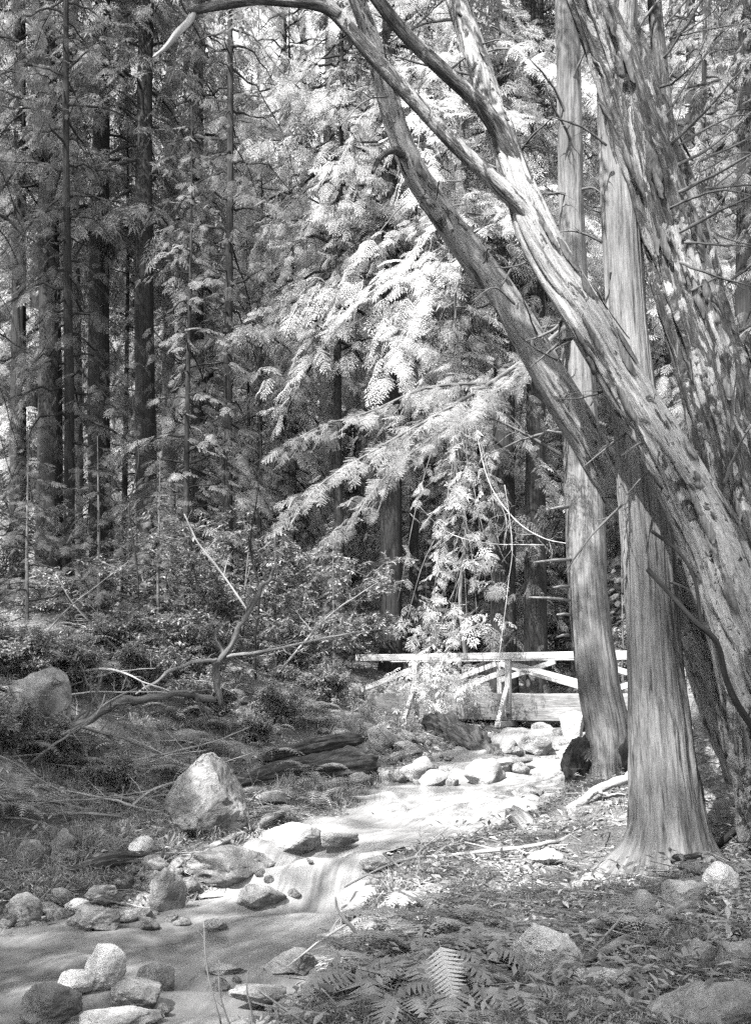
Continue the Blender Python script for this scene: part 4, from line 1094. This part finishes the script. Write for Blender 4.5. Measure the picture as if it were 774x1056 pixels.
for a in [
    ('tall', 20, 18, 34, 1.0, 'dark straight redwood trunk nearest the left edge of the forest'),
    ('tall', 50, 27, 33, 1.05, 'broad dark redwood trunk second from the left edge of the forest'),
    ('tall2', 77, 15, 37, 1.0, 'slimmer redwood trunk between two broad dark trunks on the left'),
    ('tall', 104, 25, 32, 1.0, 'broad dark redwood trunk in the middle of the left hand group'),
    ('tall', 150, 24, 31, 1.0, 'tallest clear black redwood trunk of the left group, seen high above the foliage'),
    ('tall2', 173, 13, 38, 1.0, 'thin redwood trunk just right of the tall clear black trunk'),
    ('tall', 204, 18, 36, 1.0, 'dark redwood trunk behind the bay shrub with the leaning dead stems'),
    ('tall2', 337, 20, 42, 1.0, 'redwood trunk standing free of foliage left of the bright central foliage'),
    ('tall2', 372, 13, 46, 1.0, 'thin far redwood trunk between the free standing trunk and the trunk above the bridge end'),
    ('tall', 402, 23, 31, 1.0, 'dark redwood trunk rising behind the left end of the bridge'),
    ('tall', 520, 27, 31, 1.0, 'black redwood trunk behind the middle of the bridge railing'),
    ('tall', 553, 24, 30, 1.0, 'black redwood trunk with wide foot just behind the bridge beside the second redwood'),
    ('tall2', 640, 18, 38, 1.0, 'redwood trunk glimpsed between the second redwood and the foreground redwood'),
    ('tall', 768, 20, 23, 1.0, 'dark redwood trunk at the upper right edge of the picture'),
    ('mid', 236, 12, 29, 1.0, 'leafy fir with drooping dark boughs right of the tall clear black trunk'),
    ('mid', 70, 12, 28, .95, 'leafy fir with drooping boughs in front of the left hand trunks'),
    ('mid', -30, 12, 25, .95, 'leafy fir hanging in from the left edge'),
    ('mid2', 300, 11, 35, .95, 'paler fir behind the bleached dead branch'),
    ('mid2', 585, 12, 38, 1.0, 'bright fir behind the second redwood'),
    ('mid2', 480, 11, 44, 1.1, 'tall bright fir in the middle distance above the bridge'),
    ('mid2', 725, 12, 27, 1.0, 'fir behind the leaning stems on the right slope'),
    ('mid2', 690, 12, 36, 1.0, 'fir seen between the foreground redwood and the thick twisted stem'),
    ('mid2', 800, 12, 22, .9, 'fir hanging in from the right edge'),
    ('bright', 350, 11, 31, .95, 'sunlit pale fir just right of the free standing redwood trunk'),
    ('bright', 425, 11, 34, 1.0, 'bright sunlit fir behind the bridge left of the young drooping redwood'),
    ('bright', 548, 11, 34, 1.0, 'sunlit pale fir behind the two black trunks at the bridge'),
    ('bright', 292, 11, 42, 1.15, 'sunlit pale fir rising high behind the leaning dead branch'),
    ('slim', 268, 7, 33, 1.0, 'slender dark stemmed tree left of the leaning dead branch'),
    ('slim', 130, 7, 33, 1.0, 'slender tree between the broad dark trunk and the tall clear black trunk'),
    ('slim', 445, 7, 40, 1.0, 'slender tree behind the left railing of the bridge'),
    ('slim', 195, 8, 27, .8, 'slender trunk behind the bay shrub on the left'),
]: tree_px(*a)
# the slope behind: many trees that nothing tells apart
pts = []
for k in range(900):
    d = 44 + 46 * rngF.random() ** .9; px = rngF.uniform(-120, 900)
    x = (px - CX) / F * d
    if all((x - a) ** 2 + (d - b) ** 2 > 6.5 for a, b in pts): pts.append((x, d))
    if len(pts) >= 84: break
for x, d in pts:
    tree('far', x, d, rngF.uniform(.28, .48), rngF.uniform(.75, 1.1), 'conifer among the crowded trees on the far slope, thin trunk half hidden in pale foliage', 'trees on the far slope')
for k in range(20):
    d = 34 + 14 * rngF.random(); px = rngF.uniform(-60, 840)
    tree('slim', (px - CX) / F * d, d, rngF.uniform(.06, .11), rngF.uniform(.7, 1.2), 'slender understory tree standing among the redwoods behind the creek', 'slender understory trees')
# young redwoods and saplings of the understory
for (px, d, s, lab) in ((100, 22, .62, 'dark drooping redwood sapling on the left bank under the broad dark trunks'), (30, 21, .55, 'dark redwood sapling at the left edge above the pale outcrop'), (165, 24, .6, 'dark redwood sapling below the bay shrub'),
                        (345, 27, .55, 'redwood sapling at the left end of the bridge'), (310, 24.5, .35, 'small redwood sapling behind the bleached twiggy branch'), (640, 28, .6, 'redwood sapling behind the right part of the bridge'),
                        (720, 30, .7, 'redwood sapling on the right slope behind the bridge'), (590, 33, .7, 'redwood sapling between the trunks behind the bridge'), (440, 32, .6, 'redwood sapling behind the left railing of the bridge')):
    x = (px - CX) / F * d
    o = tree('young', x, d, None, s, lab); o.scale = (s * 1.1, s * 1.1, s)

# the bright young redwood whose boughs hang over the bridge
def drooping_redwood():
    d, dc = 28.4, 25.2
    x = (474 - CX) / F * d; zb = float(gz(x, d))
    rng = np.random.default_rng(99)
    root = empty('young_redwood', (x, d, zb), 'bright sunlit young redwood whose drooping boughs hang in front of the bridge', 'tree')
    H = 20.0
    zz = np.linspace(-.2, H, 40); w = np.stack([.10 * np.sin(zz * .6) + .1 * np.sin(zz * 1.7), .12 * np.cos(zz * .5)], 1)
    mt = MB(); tube(mt, np.column_stack([w, zz, .05 * (1 - .8 * zz / H)]), 12, trunk_disp(rng, 5, .1, .2, .3, .05)); mt.build('trunk', M['limb'], root)
    fol, limbs, fol2 = Foliage('mid'), MB(), Foliage('near')
    for k in range(76):
        t = (k + rng.random()) / 76; h = 3.2 + 16.4 * t
        L = (.7 + 3.0 * math.sin(PI * min(1, .04 + .80 * t)) ** 1.0) * rng.uniform(.2, 1.25) * (.40 if h < 7.6 else .7 if h < 9.6 else 1) * 1.15
        b = np.array([np.interp(h, zz, w[:, 0]), np.interp(h, zz, w[:, 1]), h])
        bough(fol, limbs, rng, b, k * 2.399 + rng.uniform(-.4, .4), L, .12, rng.uniform(.5, .9), .055, .13, .65 + rng.uniform(-.4, .35), .7, .012 + .005 * L)
    # boughs that hang almost straight down, some as far as the beam
    for (px, py, ex, ey, n, sz) in ((474, 430, 500, 600, 12, .30), (474, 470, 438, 712, 20, .30), (474, 560, 453, 766, 22, .26), (474, 380, 410, 620, 9, .30), (474, 400, 514, 560, 9, .30), (474, 560, 424, 694, 8, .28), (474, 400, 466, 540, 10, .32)):
        a = at(px, py, d) - np.array([x, d, zb]); a[0] = np.interp(a[2], zz, w[:, 0]); b = at(ex, ey, dc - rng.uniform(0, .9)) - np.array([x, d, zb])
        Q = spline(np.array([np.append(a, .012), np.append(a * .35 + b * .65 + [0, -.15, .6], .009), np.append(b, .004)]), 24)
        tube(limbs, Q, 5, caps=False)
        for j in range(n):
            t = .4 + .6 * j / n; i = min(int(t * 23), 23); dv = b - a
            fol2.put(Q[i, :3] + rng.normal(0, .10, 3), math.atan2(dv[1], dv[0]) + rng.uniform(-1.8, 1.8), -rng.uniform(.1, 1.1), rng.uniform(-.7, .7), sz * rng.uniform(.9, 1.7), .75 + rng.uniform(-.3, .25))
    fol3 = Foliage('chunky')
    for (px, py, rx, ry, n) in ((492, 644, 32, 18, 24), (446, 622, 32, 11, 18), (418, 644, 20, 9, 9), (482, 574, 30, 11, 10), (457, 692, 30, 20, 60), (440, 718, 32, 16, 56), (453, 750, 13, 20, 34), (420, 700, 20, 12, 20), (482, 706, 20, 12, 26), (508, 602, 14, 16, 10), (482, 505, 28, 22, 18), (448, 665, 22, 14, 16)):
        dd = dc - rng.uniform(0, .8)
        a = at(474, py - 130, d) - np.array([x, d, zb]); a[0] = np.interp(a[2], zz, w[:, 0]); b = at(px, py, dd) - np.array([x, d, zb])
        Q = spline(np.array([np.append(a, .010), np.append(a * .35 + b * .65 + [0, -.1, .5], .008), np.append(b, .004)]), 14); tube(limbs, Q, 5, caps=False)
        for j in range(n):
            q_ = rng.normal(0, .5, 3); q_ /= max(1, np.linalg.norm(q_))
            c = at(px + q_[0] * rx, py + q_[1] * ry, dd + q_[2] * .35) - np.array([x, d, zb])
            fol3.put(c, rng.uniform(0, 6.28), -rng.uniform(-.1, .9), rng.uniform(-.6, .6), rng.uniform(.22, .46), .9 + rng.uniform(-.25, .1))
    cr = MB(); fol.into(cr, rng); fol2.into(cr, rng); fol3.into(cr, rng); crown_build(cr, limbs, 'crown', M['needles_new'], M['limb'], root)
drooping_redwood()

# unseen trees added left of and behind the view to shade banks and forest
for (x, y, kd, zs) in SHADE_TREES:
    tree(kd, x, y, None, zs, 'unseen conifer added outside the view to shade the creek banks and forest', 'unseen trees added for shade')

# ------------------------------------------------------------------ shrubs, ferns, ground cover
def many(shape, pos, yaw, pitch, roll, scale):
    cy, sy, cp, sp, cr, sr = np.cos(yaw), np.sin(yaw), np.cos(pitch), np.sin(pitch), np.cos(roll), np.sin(roll)
    z = np.zeros_like(cy); o = np.ones_like(cy)
    Rz = np.stack([np.stack([cy, -sy, z], -1), np.stack([sy, cy, z], -1), np.stack([z, z, o], -1)], -2)
    Ry = np.stack([np.stack([cp, z, -sp], -1), np.stack([z, o, z], -1), np.stack([sp, z, cp], -1)], -2)
    Rx = np.stack([np.stack([o, z, z], -1), np.stack([z, cr, -sr], -1), np.stack([z, sr, cr], -1)], -2)
    R = Rz @ Ry @ Rx * np.asarray(scale)[:, None, None]
    return np.einsum('nij,vj->nvi', R, shape) + pos[:, None, :]
LEAF = np.array([(0, 0, 0), (.5, -.17, .03), (.5, 0, -.02), (0, 0, 0), (.5, 0, -.02), (.5, .17, .03), (.5, -.17, .03), (1, 0, -.06), (.5, 0, -.02), (.5, 0, -.02), (1, 0, -.06), (.5, .17, .03)])

def shrub(name, H, nst, seed, leaf=.10, mat='leaves', spread=.7, nl=1.0):
    rng = np.random.default_rng(seed)
    root = empty(name, (0, 0, 0), '', 'shrub')
    st = MB(); pos, yaw, pit = [], [], []
    def grow(p, d, L, r, dep):
        n = 6; pts = [np.append(p, r)]
        for k in range(n):
            d = d + rng.normal(0, .16, 3) + np.array([0, 0, .05 if dep == 0 else -.02]); d /= np.linalg.norm(d)
            p = p + d * L / n; pts.append(np.append(p, r * (1 - .7 * (k + 1) / n)))
            if dep < 2 and k > 0:
                for _ in range(2 if dep == 0 else 1):
                    if rng.random() < .85:
                        e = d * .5 + rng.normal(0, 1, 3) * .7; e[2] = abs(e[2]) * .5; e /= np.linalg.norm(e)
                        grow(p, e, L * rng.uniform(.3, .5), r * .5, dep + 1)
            if dep >= 1:
                for _ in range(int(rng.integers(2, 5) * nl)):
                    pos.append(p + rng.normal(0, .025, 3)); yaw.append(rng.uniform(0, 6.28)); pit.append(rng.uniform(-.8, .5))
        for _ in range(int(7 * nl)):
            pos.append(p.copy()); yaw.append(rng.uniform(0, 6.28)); pit.append(rng.uniform(-.7, .7))
        tube(st, np.array(pts), 5 if dep else 7, caps=False)
    for k in range(nst):
        a = rng.uniform(0, 6.28); d = np.array([math.cos(a) * spread * rng.random(), math.sin(a) * spread * rng.random(), 1.0]); d /= np.linalg.norm(d)
        grow(np.array([math.cos(a) * .1, math.sin(a) * .1, -.05]), d, H * rng.uniform(.6, 1.0), .016 + .006 * H, 0)
    n = len(pos)
    v = many(LEAF * np.array([1, .9, 1]), np.array(pos), np.array(yaw), np.array(pit), rng.uniform(-.6, .6, n), leaf * rng.uniform(.6, 1.25, n))
    mb = MB(); mb.soup(v.reshape(-1, 3), np.repeat(rng.uniform(.1, .9, n), 12)); mb.build('foliage', M[mat], root, sm=False)
    st.build('stems', M['limb'], root)
    return root
SH = [shrub('bay_shrub', 2.6, 6, 201, .13), shrub('bay_shrub', 1.7, 6, 202, .12), shrub('bay_shrub', 1.0, 7, 203, .09)]
used_sh = set()
def put_shrub(k, px, d, s, label, py=None):
    o = SH[k] if k not in used_sh else copy_tree(SH[k]); used_sh.add(k)
    x = (px - CX) / F * d
    o.location = (x, d, float(gz(x, d))); o.scale = (s, s, s); o.rotation_euler = (0, 0, rngF.uniform(0, 6.28))
    tag(o, label, 'shrub')
for a in ((0, 200, 25, 1.1, 'tall bay shrub with pale glossy leaves under the left hand trunks'), (0, 255, 27, 1.1, 'tall bay shrub just left of the leaning dead branch'), (0, 130, 26, 1.0, 'tall bay shrub between the black trunk and the left saplings'),
          (0, 320, 29, 1.1, 'tall bay shrub behind the bleached twiggy branch'), (1, 225, 22, 1.0, 'leafy shrub at the foot of the leaning dead branch'), (1, 60, 23, 1.1, 'leafy shrub under the left edge of the forest'), (1, 290, 24, 1.0, 'leafy shrub right of the forked dead branch'),
          (1, 350, 30, 1.0, 'leafy shrub behind the left bridge end'), (0, 5, 26, 1.1, 'tall shrub at the far left edge'), (1, 660, 31, 1.2, 'leafy shrub behind the right bridge end'), (0, 750, 28, 1.0, 'tall shrub behind the leaning stems at the right edge'),
          (2, 150, 19.5, 1.0, 'low shrub on the grassy left bank'), (2, 215, 20, .9, 'low shrub beside the upper end of the arching fallen branch'), (2, 25, 17.6, 1.0, 'low shrub beside the pale outcrop'), (2, 340, 22.5, .9, 'low shrub between the log and the bridge end'),
          (2, 290, 20.5, .8, 'low shrub behind the thick dark log'), (2, 740, 18, .8, 'low shrub on the slope right of the foreground redwood'), (2, 80, 18.5, 1.0, 'low shrub below the left saplings'), (2, 120, 21, 1.2, 'low shrub above the arching fallen branch'), (2, 50, 16, .7, 'low shrub beside the lower end of the arching fallen branch'), (2, 265, 19, .6, 'low shrub right of the upper end of the arching fallen branch'),
          (2, 8, 15.2, .8, 'low shrub at the left edge of the near left bank'), (2, 110, 15.4, .6, 'low shrub on the slope above the dark leaning slab'), (1, 400, 34, 1.2, 'leafy shrub behind the left bridge railing'), (1, 480, 35, 1.3, 'leafy shrub behind the middle of the bridge')):
    put_shrub(*a)

def frond_soup(rng, L, npin=22, w=.30, arch=.55, bip=True, yaw=0.0, p0=(0, 0, 0), up=1.1):
    """one arching fern frond as triangles"""
    T = []; s = np.linspace(0, 1, npin + 2)
    ang = up - (up + arch) * s ** 1.1
    dx = np.cos(ang) * L / (npin + 1); dz = np.sin(ang) * L / (npin + 1)
    X = np.concatenate([[0], np.cumsum(dx[:-1])]); Z = np.concatenate([[0], np.cumsum(dz[:-1])])
    for i in range(npin + 1):                      # rachis
        a, b = np.array([X[i], 0, Z[i]]), np.array([X[i + 1], 0, Z[i + 1]]); e = np.array([0, .004 * L / .6, 0])
        T += [(a - e, a + e, b)]
    for i in range(2, npin + 1):
        t = s[i]; f = math.sin(min(1, t * 1.25 + .12) * PI * .5) * (1 - t) ** .75 * 1.5
        lp = w * L * f * rng.uniform(.85, 1.1)
        c = np.array([X[i], 0, Z[i]]); fw = np.array([math.cos(ang[i]), 0, math.sin(ang[i])])
        for sg in (-1, 1):
            d = fw * .35 + np.array([0, sg * .93, -.18 + rng.uniform(-.08, .08)]); d /= np.linalg.norm(d)
            if bip:
                nb = max(3, int(5 * f + 1.5))
                for j in range(nb):
                    u_ = (j + .4) / nb; q0 = c + d * lp * u_; bl = lp * .34 * (1.1 - u_); p = np.cross(d, [0, 0, 1.0]); p /= np.linalg.norm(p) + 1e-9
                    for s2 in (-1, 1):
                        tip = q0 + d * bl * .55 + p * s2 * bl; T.append((q0 - d * bl * .3, q0 + d * bl * .35, tip))
                T.append((c, c + d * lp * .5 + fw * .002, c + d * lp))
            else:
                hw_ = L * (.013 if w < .4 else .034); T.append((c - fw * hw_, c + fw * hw_, c + d * lp * .55 + fw * hw_ * .7)); T.append((c - fw * hw_, c + d * lp * .55 + fw * hw_ * .7, c + d * lp))
    V = np.array(T).reshape(-1, 3)
    cy, sy = math.cos(yaw), math.sin(yaw)
    V = V @ np.array([[cy, sy, 0], [-sy, cy, 0], [0, 0, 1]])
    return V + np.asarray(p0)
def fern(seed, n, L, bip=True, name='fern', mat='fern', arch=.55):
    rng = np.random.default_rng(seed); mb = MB()
    for k in range(n):
        mb.soup(frond_soup(rng, L * rng.uniform(.6, 1.15), 15, .32 if bip else .24, arch * rng.uniform(.6, 1.5), bip, k * 2.399 + rng.uniform(-.3, .3), (0, 0, 0), rng.uniform(.95, 1.4)), rng.uniform(.35, 1.0))
    return mb.mesh(name, M[mat], False)
FM = [fern(1, 8, .62, arch=1.0), fern(2, 7, .5, arch=1.1), fern(3, 8, .75, arch=1.0), fern(4, 11, .8, False, arch=.8)]
def put_fern(k, px, py, s, label, group=None, d=None, rz=None):
    c = hit(px, py, False)
    o = bpy.data.objects.new('fern', FM[k]); col.objects.link(o)
    o.location = c; o.scale = (s, s, s); o.rotation_euler = (0, 0, rngF.uniform(0, 6.28) if rz is None else rz)
    return tag(o, label, 'fern', group)
for k, (px, py, s, kk) in enumerate(((345, 1046, .5, 1), (402, 1048, .55, 1), (470, 1064, .7, 1), (385, 1016, .95, 0), (436, 1008, 1.05, 2), (478, 975, .8, 0), (412, 968, 1.0, 1), (462, 948, .95, 0), (505, 955, .7, 1), (520, 1012, .6, 1), (360, 985, .8, 0), (400, 1020, .8, 1), (490, 1020, .7, 1), (440, 975, .9, 0), (380, 950, .7, 1), (335, 1010, .7, 1), (440, 1052, .5, 1), (545, 985, .5, 1), (300, 1050, .5, 1))):
    put_fern(kk, px, py, s, 'feathery lady fern in the fern patch on the near bank beside the water', 'ferns on the near bank')
# ferns whose fronds arch over towards the water and the path
for k in range(3):
    r3 = np.random.default_rng(900 + k); mb = MB()
    for q in range(7):
        mb.soup(frond_soup(r3, r3.uniform(.30, .50), 15, .40, r3.uniform(.9, 1.5), False, -PI / 2 + (q - 3) * .42 + r3.uniform(-.2, .2), (0, 0, 0), r3.uniform(.9, 1.35)), r3.uniform(.45, 1.0))
    FM.append(mb.mesh('fern', M['fern'], False))
for k, (px, py, s) in enumerate(((345, 1000, 1.1), (378, 1028, 1.0), (415, 985, 1.2), (440, 1012, 1.1), (480, 1000, 1.0), (395, 960, 1.1), (450, 958, 1.1), (505, 978, .9), (330, 1040, .9), (420, 1045, .9), (475, 1040, .9), (365, 965, 1.0), (525, 1040, .8), (430, 935, 1.0))):
    put_fern(4 + k % 3, px, py, s, 'feathery lady fern in the fern patch on the near bank beside the water', 'ferns on the near bank', rz=rngF.uniform(-.6, .6))
# the one pale frond
rng = np.random.default_rng(17); mb = MB()
V = frond_soup(rng, .25, 13, .5, .5, False, 0, (0, 0, 0), .1); mb.soup(V, .7)
o = mb.build('fern_frond', M['fern_pale'], None, sm=False, loc=tuple(at(452, 970, 4.85)))
o.rotation_euler = Matrix(((.25, .968, 0), (-.29, .075, -.954), (-.924, .239, .30))).to_euler()
tag(o, 'single pale fern frond hanging out of the dark fern patch', 'fern')
for (px, py, s) in ((60, 690, 1.3), (110, 700, 1.2), (150, 690, 1.2), (30, 700, 1.3), (90, 665, 1.4), (200, 700, 1.0), (20, 780, 1.1), (70, 800, 1.0), (130, 780, .9), (300, 700, 1.2), (330, 710, 1.1), (270, 690, 1.2), (360, 720, 1.0), (15, 830, .9), (110, 830, .8),
                    (690, 745, .9), (765, 850, .8), (600, 905, .5), (640, 965, .6), (650, 960, .5), (180, 660, 1.3), (240, 670, 1.2)):
    put_fern(3 if rngF.random() < .6 else 2, px, py, s, 'sword fern among the rough growth of the bank', 'ferns scattered over the banks')

for k in range(46):
    px, py = rngF.uniform(0, 340), rngF.uniform(650, 850); h = hit(px, py, False)
    if float(cdist(h[0], h[1])) < .5: continue
    put_fern(int(rngF.integers(2, 4)), px, py, rngF.uniform(.5, 1.2), 'sword fern among the rough growth of the bank', 'ferns scattered over the banks')
for o in list(col.objects):
    if o.name.startswith('fern') and o.get('label', '').startswith('sword fern'): o['group'] = 'ferns scattered over the banks'
    if o.name.startswith('fern') and o.get('label', '').startswith('feathery'): o['group'] = 'ferns on the near bank'
rng = np.random.default_rng(303)
SAP = []
for k in range(5):
    mb = MB(); H = 6.5; P = np.array([(rng.normal(0, .03) * i, rng.normal(0, .03) * i, -.2 + H * i / 6, .032 * (1 - .8 * i / 6)) for i in range(7)])
    dead_limb(mb, rng, P, 2, 9, .8, .13, 7, .1); SAP.append(mb.mesh('bare_sapling', M['dark_shaded_bark']))
for k in range(8):
    px = rngF.uniform(20, 280); dd = rngF.uniform(22, 36); x = (px - CX) / F * dd
    o = bpy.data.objects.new('bare_sapling', SAP[k % 5]); col.objects.link(o); o.location = (x, dd, float(gz(x, dd))); s = rngF.uniform(.7, 1.3); o.scale = (s, s, s * rngF.uniform(.7, 1.2)); o.rotation_euler = (rngF.normal(0, .06), rngF.normal(0, .06), rngF.uniform(0, 6.28))
    tag(o, 'thin bare sapling standing in the understory among the redwood trunks', 'sapling', 'bare saplings of the understory')

def ground_points(rng, n, y0, y1, power=1.3, margin=.12, xr=None, cmin=.12):
    u_ = rng.random(n); p = power
    y = (y0 ** (1 - p) + u_ * (y1 ** (1 - p) - y0 ** (1 - p))) ** (1 / (1 - p))
    if xr is None: x = rng.uniform(-1, 1, n) * (.34 * y + 1.2)
    else: x = rng.uniform(xr[0], xr[1], n) * y
    k = cdist(x, y) > cmin
    return np.stack([x[k], y[k], gz(x[k], y[k])], 1)
rng = np.random.default_rng(55)
# leaf litter
P = ground_points(rng, 150000, 3.6, 32, 1.55); n = len(P)
clump = vnoise(P * np.array([2.5, 2.5, 0]), 4)
keep = rng.random(n) < .55 + .5 * clump; P = P[keep]; n = len(P)
P[:, 2] += rng.uniform(.0, .03, n)
v = many(LEAF * np.array([1, 1.2, 2.5]), P, rng.uniform(0, 6.28, n), rng.normal(.05, .35, n), rng.normal(0, .45, n), np.minimum(.016 + .026 * rng.gamma(1.6, .8, n), .085) * (1 + P[:, 1] * .03))
mb = MB(); mb.soup(v.reshape(-1, 3), np.repeat(np.clip(rng.beta(1.6, 2.6, n), 0, 1), 12))
tag(mb.build('leaf_litter', M['litter'], None, sm=False), 'dry fallen leaves scattered over both banks', 'leaf litter', None, 'stuff')
# fallen twigs
P = ground_points(rng, 17000, 3.6, 28, 1.4); n = len(P)
STK = []
for a in range(3):
    b = (a + 1) % 3; c = lambda k, x, r: (x, r * math.cos(k * 2.094), r * math.sin(k * 2.094))
    STK += [c(a, -.5, .012), c(b, -.5, .012), c(b, .0, .011), c(a, -.5, .012), c(b, 0, .011), c(a, 0, .011)]
    o_ = np.array([0, .05, .01])
    STK += [c(a, 0, .011), c(b, 0, .011), tuple(np.array(c(b, .5, .006)) + o_), c(a, 0, .011), tuple(np.array(c(b, .5, .006)) + o_), tuple(np.array(c(a, .5, .006)) + o_)]
P[:, 2] += rng.uniform(.01, .05, n)
v = many(np.array(STK), P, rng.uniform(0, 6.28, n), rng.normal(0, .14, n), rng.uniform(0, 6.28, n), rng.gamma(2.0, .11, n) + .06)
mb = MB(); mb.soup(v.reshape(-1, 3), np.repeat(rng.uniform(0, 1, n), len(STK)))
tag(mb.build('fallen_twigs', M['deadgrey'], None, sm=False), 'small dead twigs strewn over the forest floor', 'twigs', None, 'stuff')
# grass and herbs of the banks
BL = []
for k in range(9):
    a = k * 2.399; d = np.array([math.cos(a), math.sin(a), 0]); p = np.array([-d[1], d[0], 0]); r0 = .25 + .5 * ((k * 37) % 10) / 10
    b0 = d * .05; b1 = d * r0 * .5 + np.array([0, 0, .6]); b2 = d * r0 * 1.25 + np.array([0, 0, .45])
    BL += [b0 - p * .022, b0 + p * .022, b1 + p * .018, b0 - p * .022, b1 + p * .018, b1 - p * .018, b1 - p * .018, b1 + p * .018, b2]
BL = np.array(BL)
P = ground_points(rng, 20000, 9, 34, 1.2, xr=(-.36, .12)); P = P[(P[:, 0] < .2 + (P[:, 1] > 22) * 1.2)]
cl = vnoise(P * np.array([1.2, 1.2, 0]), 14); P = P[rng.random(len(P)) < .3 + 1.3 * cl]; n = len(P)
v = many(BL, P, rng.uniform(0, 6.28, n), rng.normal(0, .5, n), rng.normal(0, .5, n), rng.uniform(.06, .30, n))
mb = MB(); mb.soup(v.reshape(-1, 3), np.repeat(np.clip(rng.normal(.5, .25, n), 0, 1), len(BL)))
P = ground_points(rng, 16000, 4, 34, 1.5, xr=(-.1, .42)); cl = vnoise(P * np.array([1.5, 1.5, 0]), 15); P = P[rng.random(len(P)) < .18 + .7 * cl]; n = len(P)
v = many(BL, P, rng.uniform(0, 6.28, n), rng.normal(0, .2, n), rng.normal(0, .2, n), rng.uniform(.05, .14, n))
mb.soup(v.reshape(-1, 3), np.repeat(np.clip(rng.normal(.5, .25, n), 0, 1), len(BL)))
P = ground_points(rng, 26000, 4, 36, 1.25); cl = vnoise(P * np.array([.9, .9, 0]), 16); P = P[rng.random(len(P)) < .35 + .8 * cl]; n = len(P)
P[:, 2] += rng.uniform(.03, .22, n)
v = many(LEAF, P, rng.uniform(0, 6.28, n), rng.uniform(-.7, .6, n), rng.uniform(-.6, .6, n), rng.uniform(.04, .10, n) * (1 + P[:, 1] * .02))
mb.soup(v.reshape(-1, 3), np.repeat(np.clip(rng.normal(.5, .25, n), 0, 1), 12))
tag(mb.build('ground_cover', M['herb'], None, sm=False), 'grass and low herbs covering the banks', 'ground cover', None, 'stuff')
# ------------------------------------------------------------------ light, sky, camera
S = Vector(SUN).normalized()
ld = bpy.data.lights.new('sun', 'SUN'); ld.energy = SUN_E; ld.angle = math.radians(.53); ld.color = (1, .99, .98)
lo = bpy.data.objects.new('sun', ld); col.objects.link(lo); lo.rotation_euler = S.to_track_quat('Z', 'Y').to_euler(); lo.location = S * 60
w = bpy.data.worlds.new('World'); scene.world = w; w.use_nodes = True
nt = w.node_tree; nt.nodes.clear()
sky = N(nt, 'ShaderNodeTexSky', sky_type='NISHITA', sun_disc=False)
sky.sun_elevation = math.asin(S.z); sky.sun_rotation = math.atan2(S.x, S.y)
bw = N(nt, 'ShaderNodeRGBToBW', {0: sky.outputs[0]})
bg = N(nt, 'ShaderNodeBackground', {'Color': bw.outputs[0], 'Strength': SKY_E})
ow = N(nt, 'ShaderNodeOutputWorld', {0: bg.outputs[0]})
cd = bpy.data.cameras.new('camera'); cam = bpy.data.objects.new('camera', cd); col.objects.link(cam)
cam.location = (0, 0, CZ); cam.rotation_euler = (PI / 2, 0, 0)
cd.sensor_fit = 'VERTICAL'; cd.sensor_height = 36; cd.lens = 36 * F / 1056
cd.shift_y = (HY - 528) / 1056; cd.clip_start = .1; cd.clip_end = 500
scene.camera = cam
vs = scene.view_settings
vs.view_transform = 'Standard'; vs.look = 'None'; vs.exposure = EXPO; vs.gamma = 1; vs.use_curve_mapping = False
cy = scene.cycles
cy.max_bounces = 8; cy.diffuse_bounces = 6; cy.glossy_bounces = 2; cy.transmission_bounces = 3; cy.transparent_max_bounces = 4
cy.caustics_reflective = False; cy.caustics_refractive = False
cy.use_denoising = False
cy.use_adaptive_sampling = False
cy.sample_clamp_indirect = 4
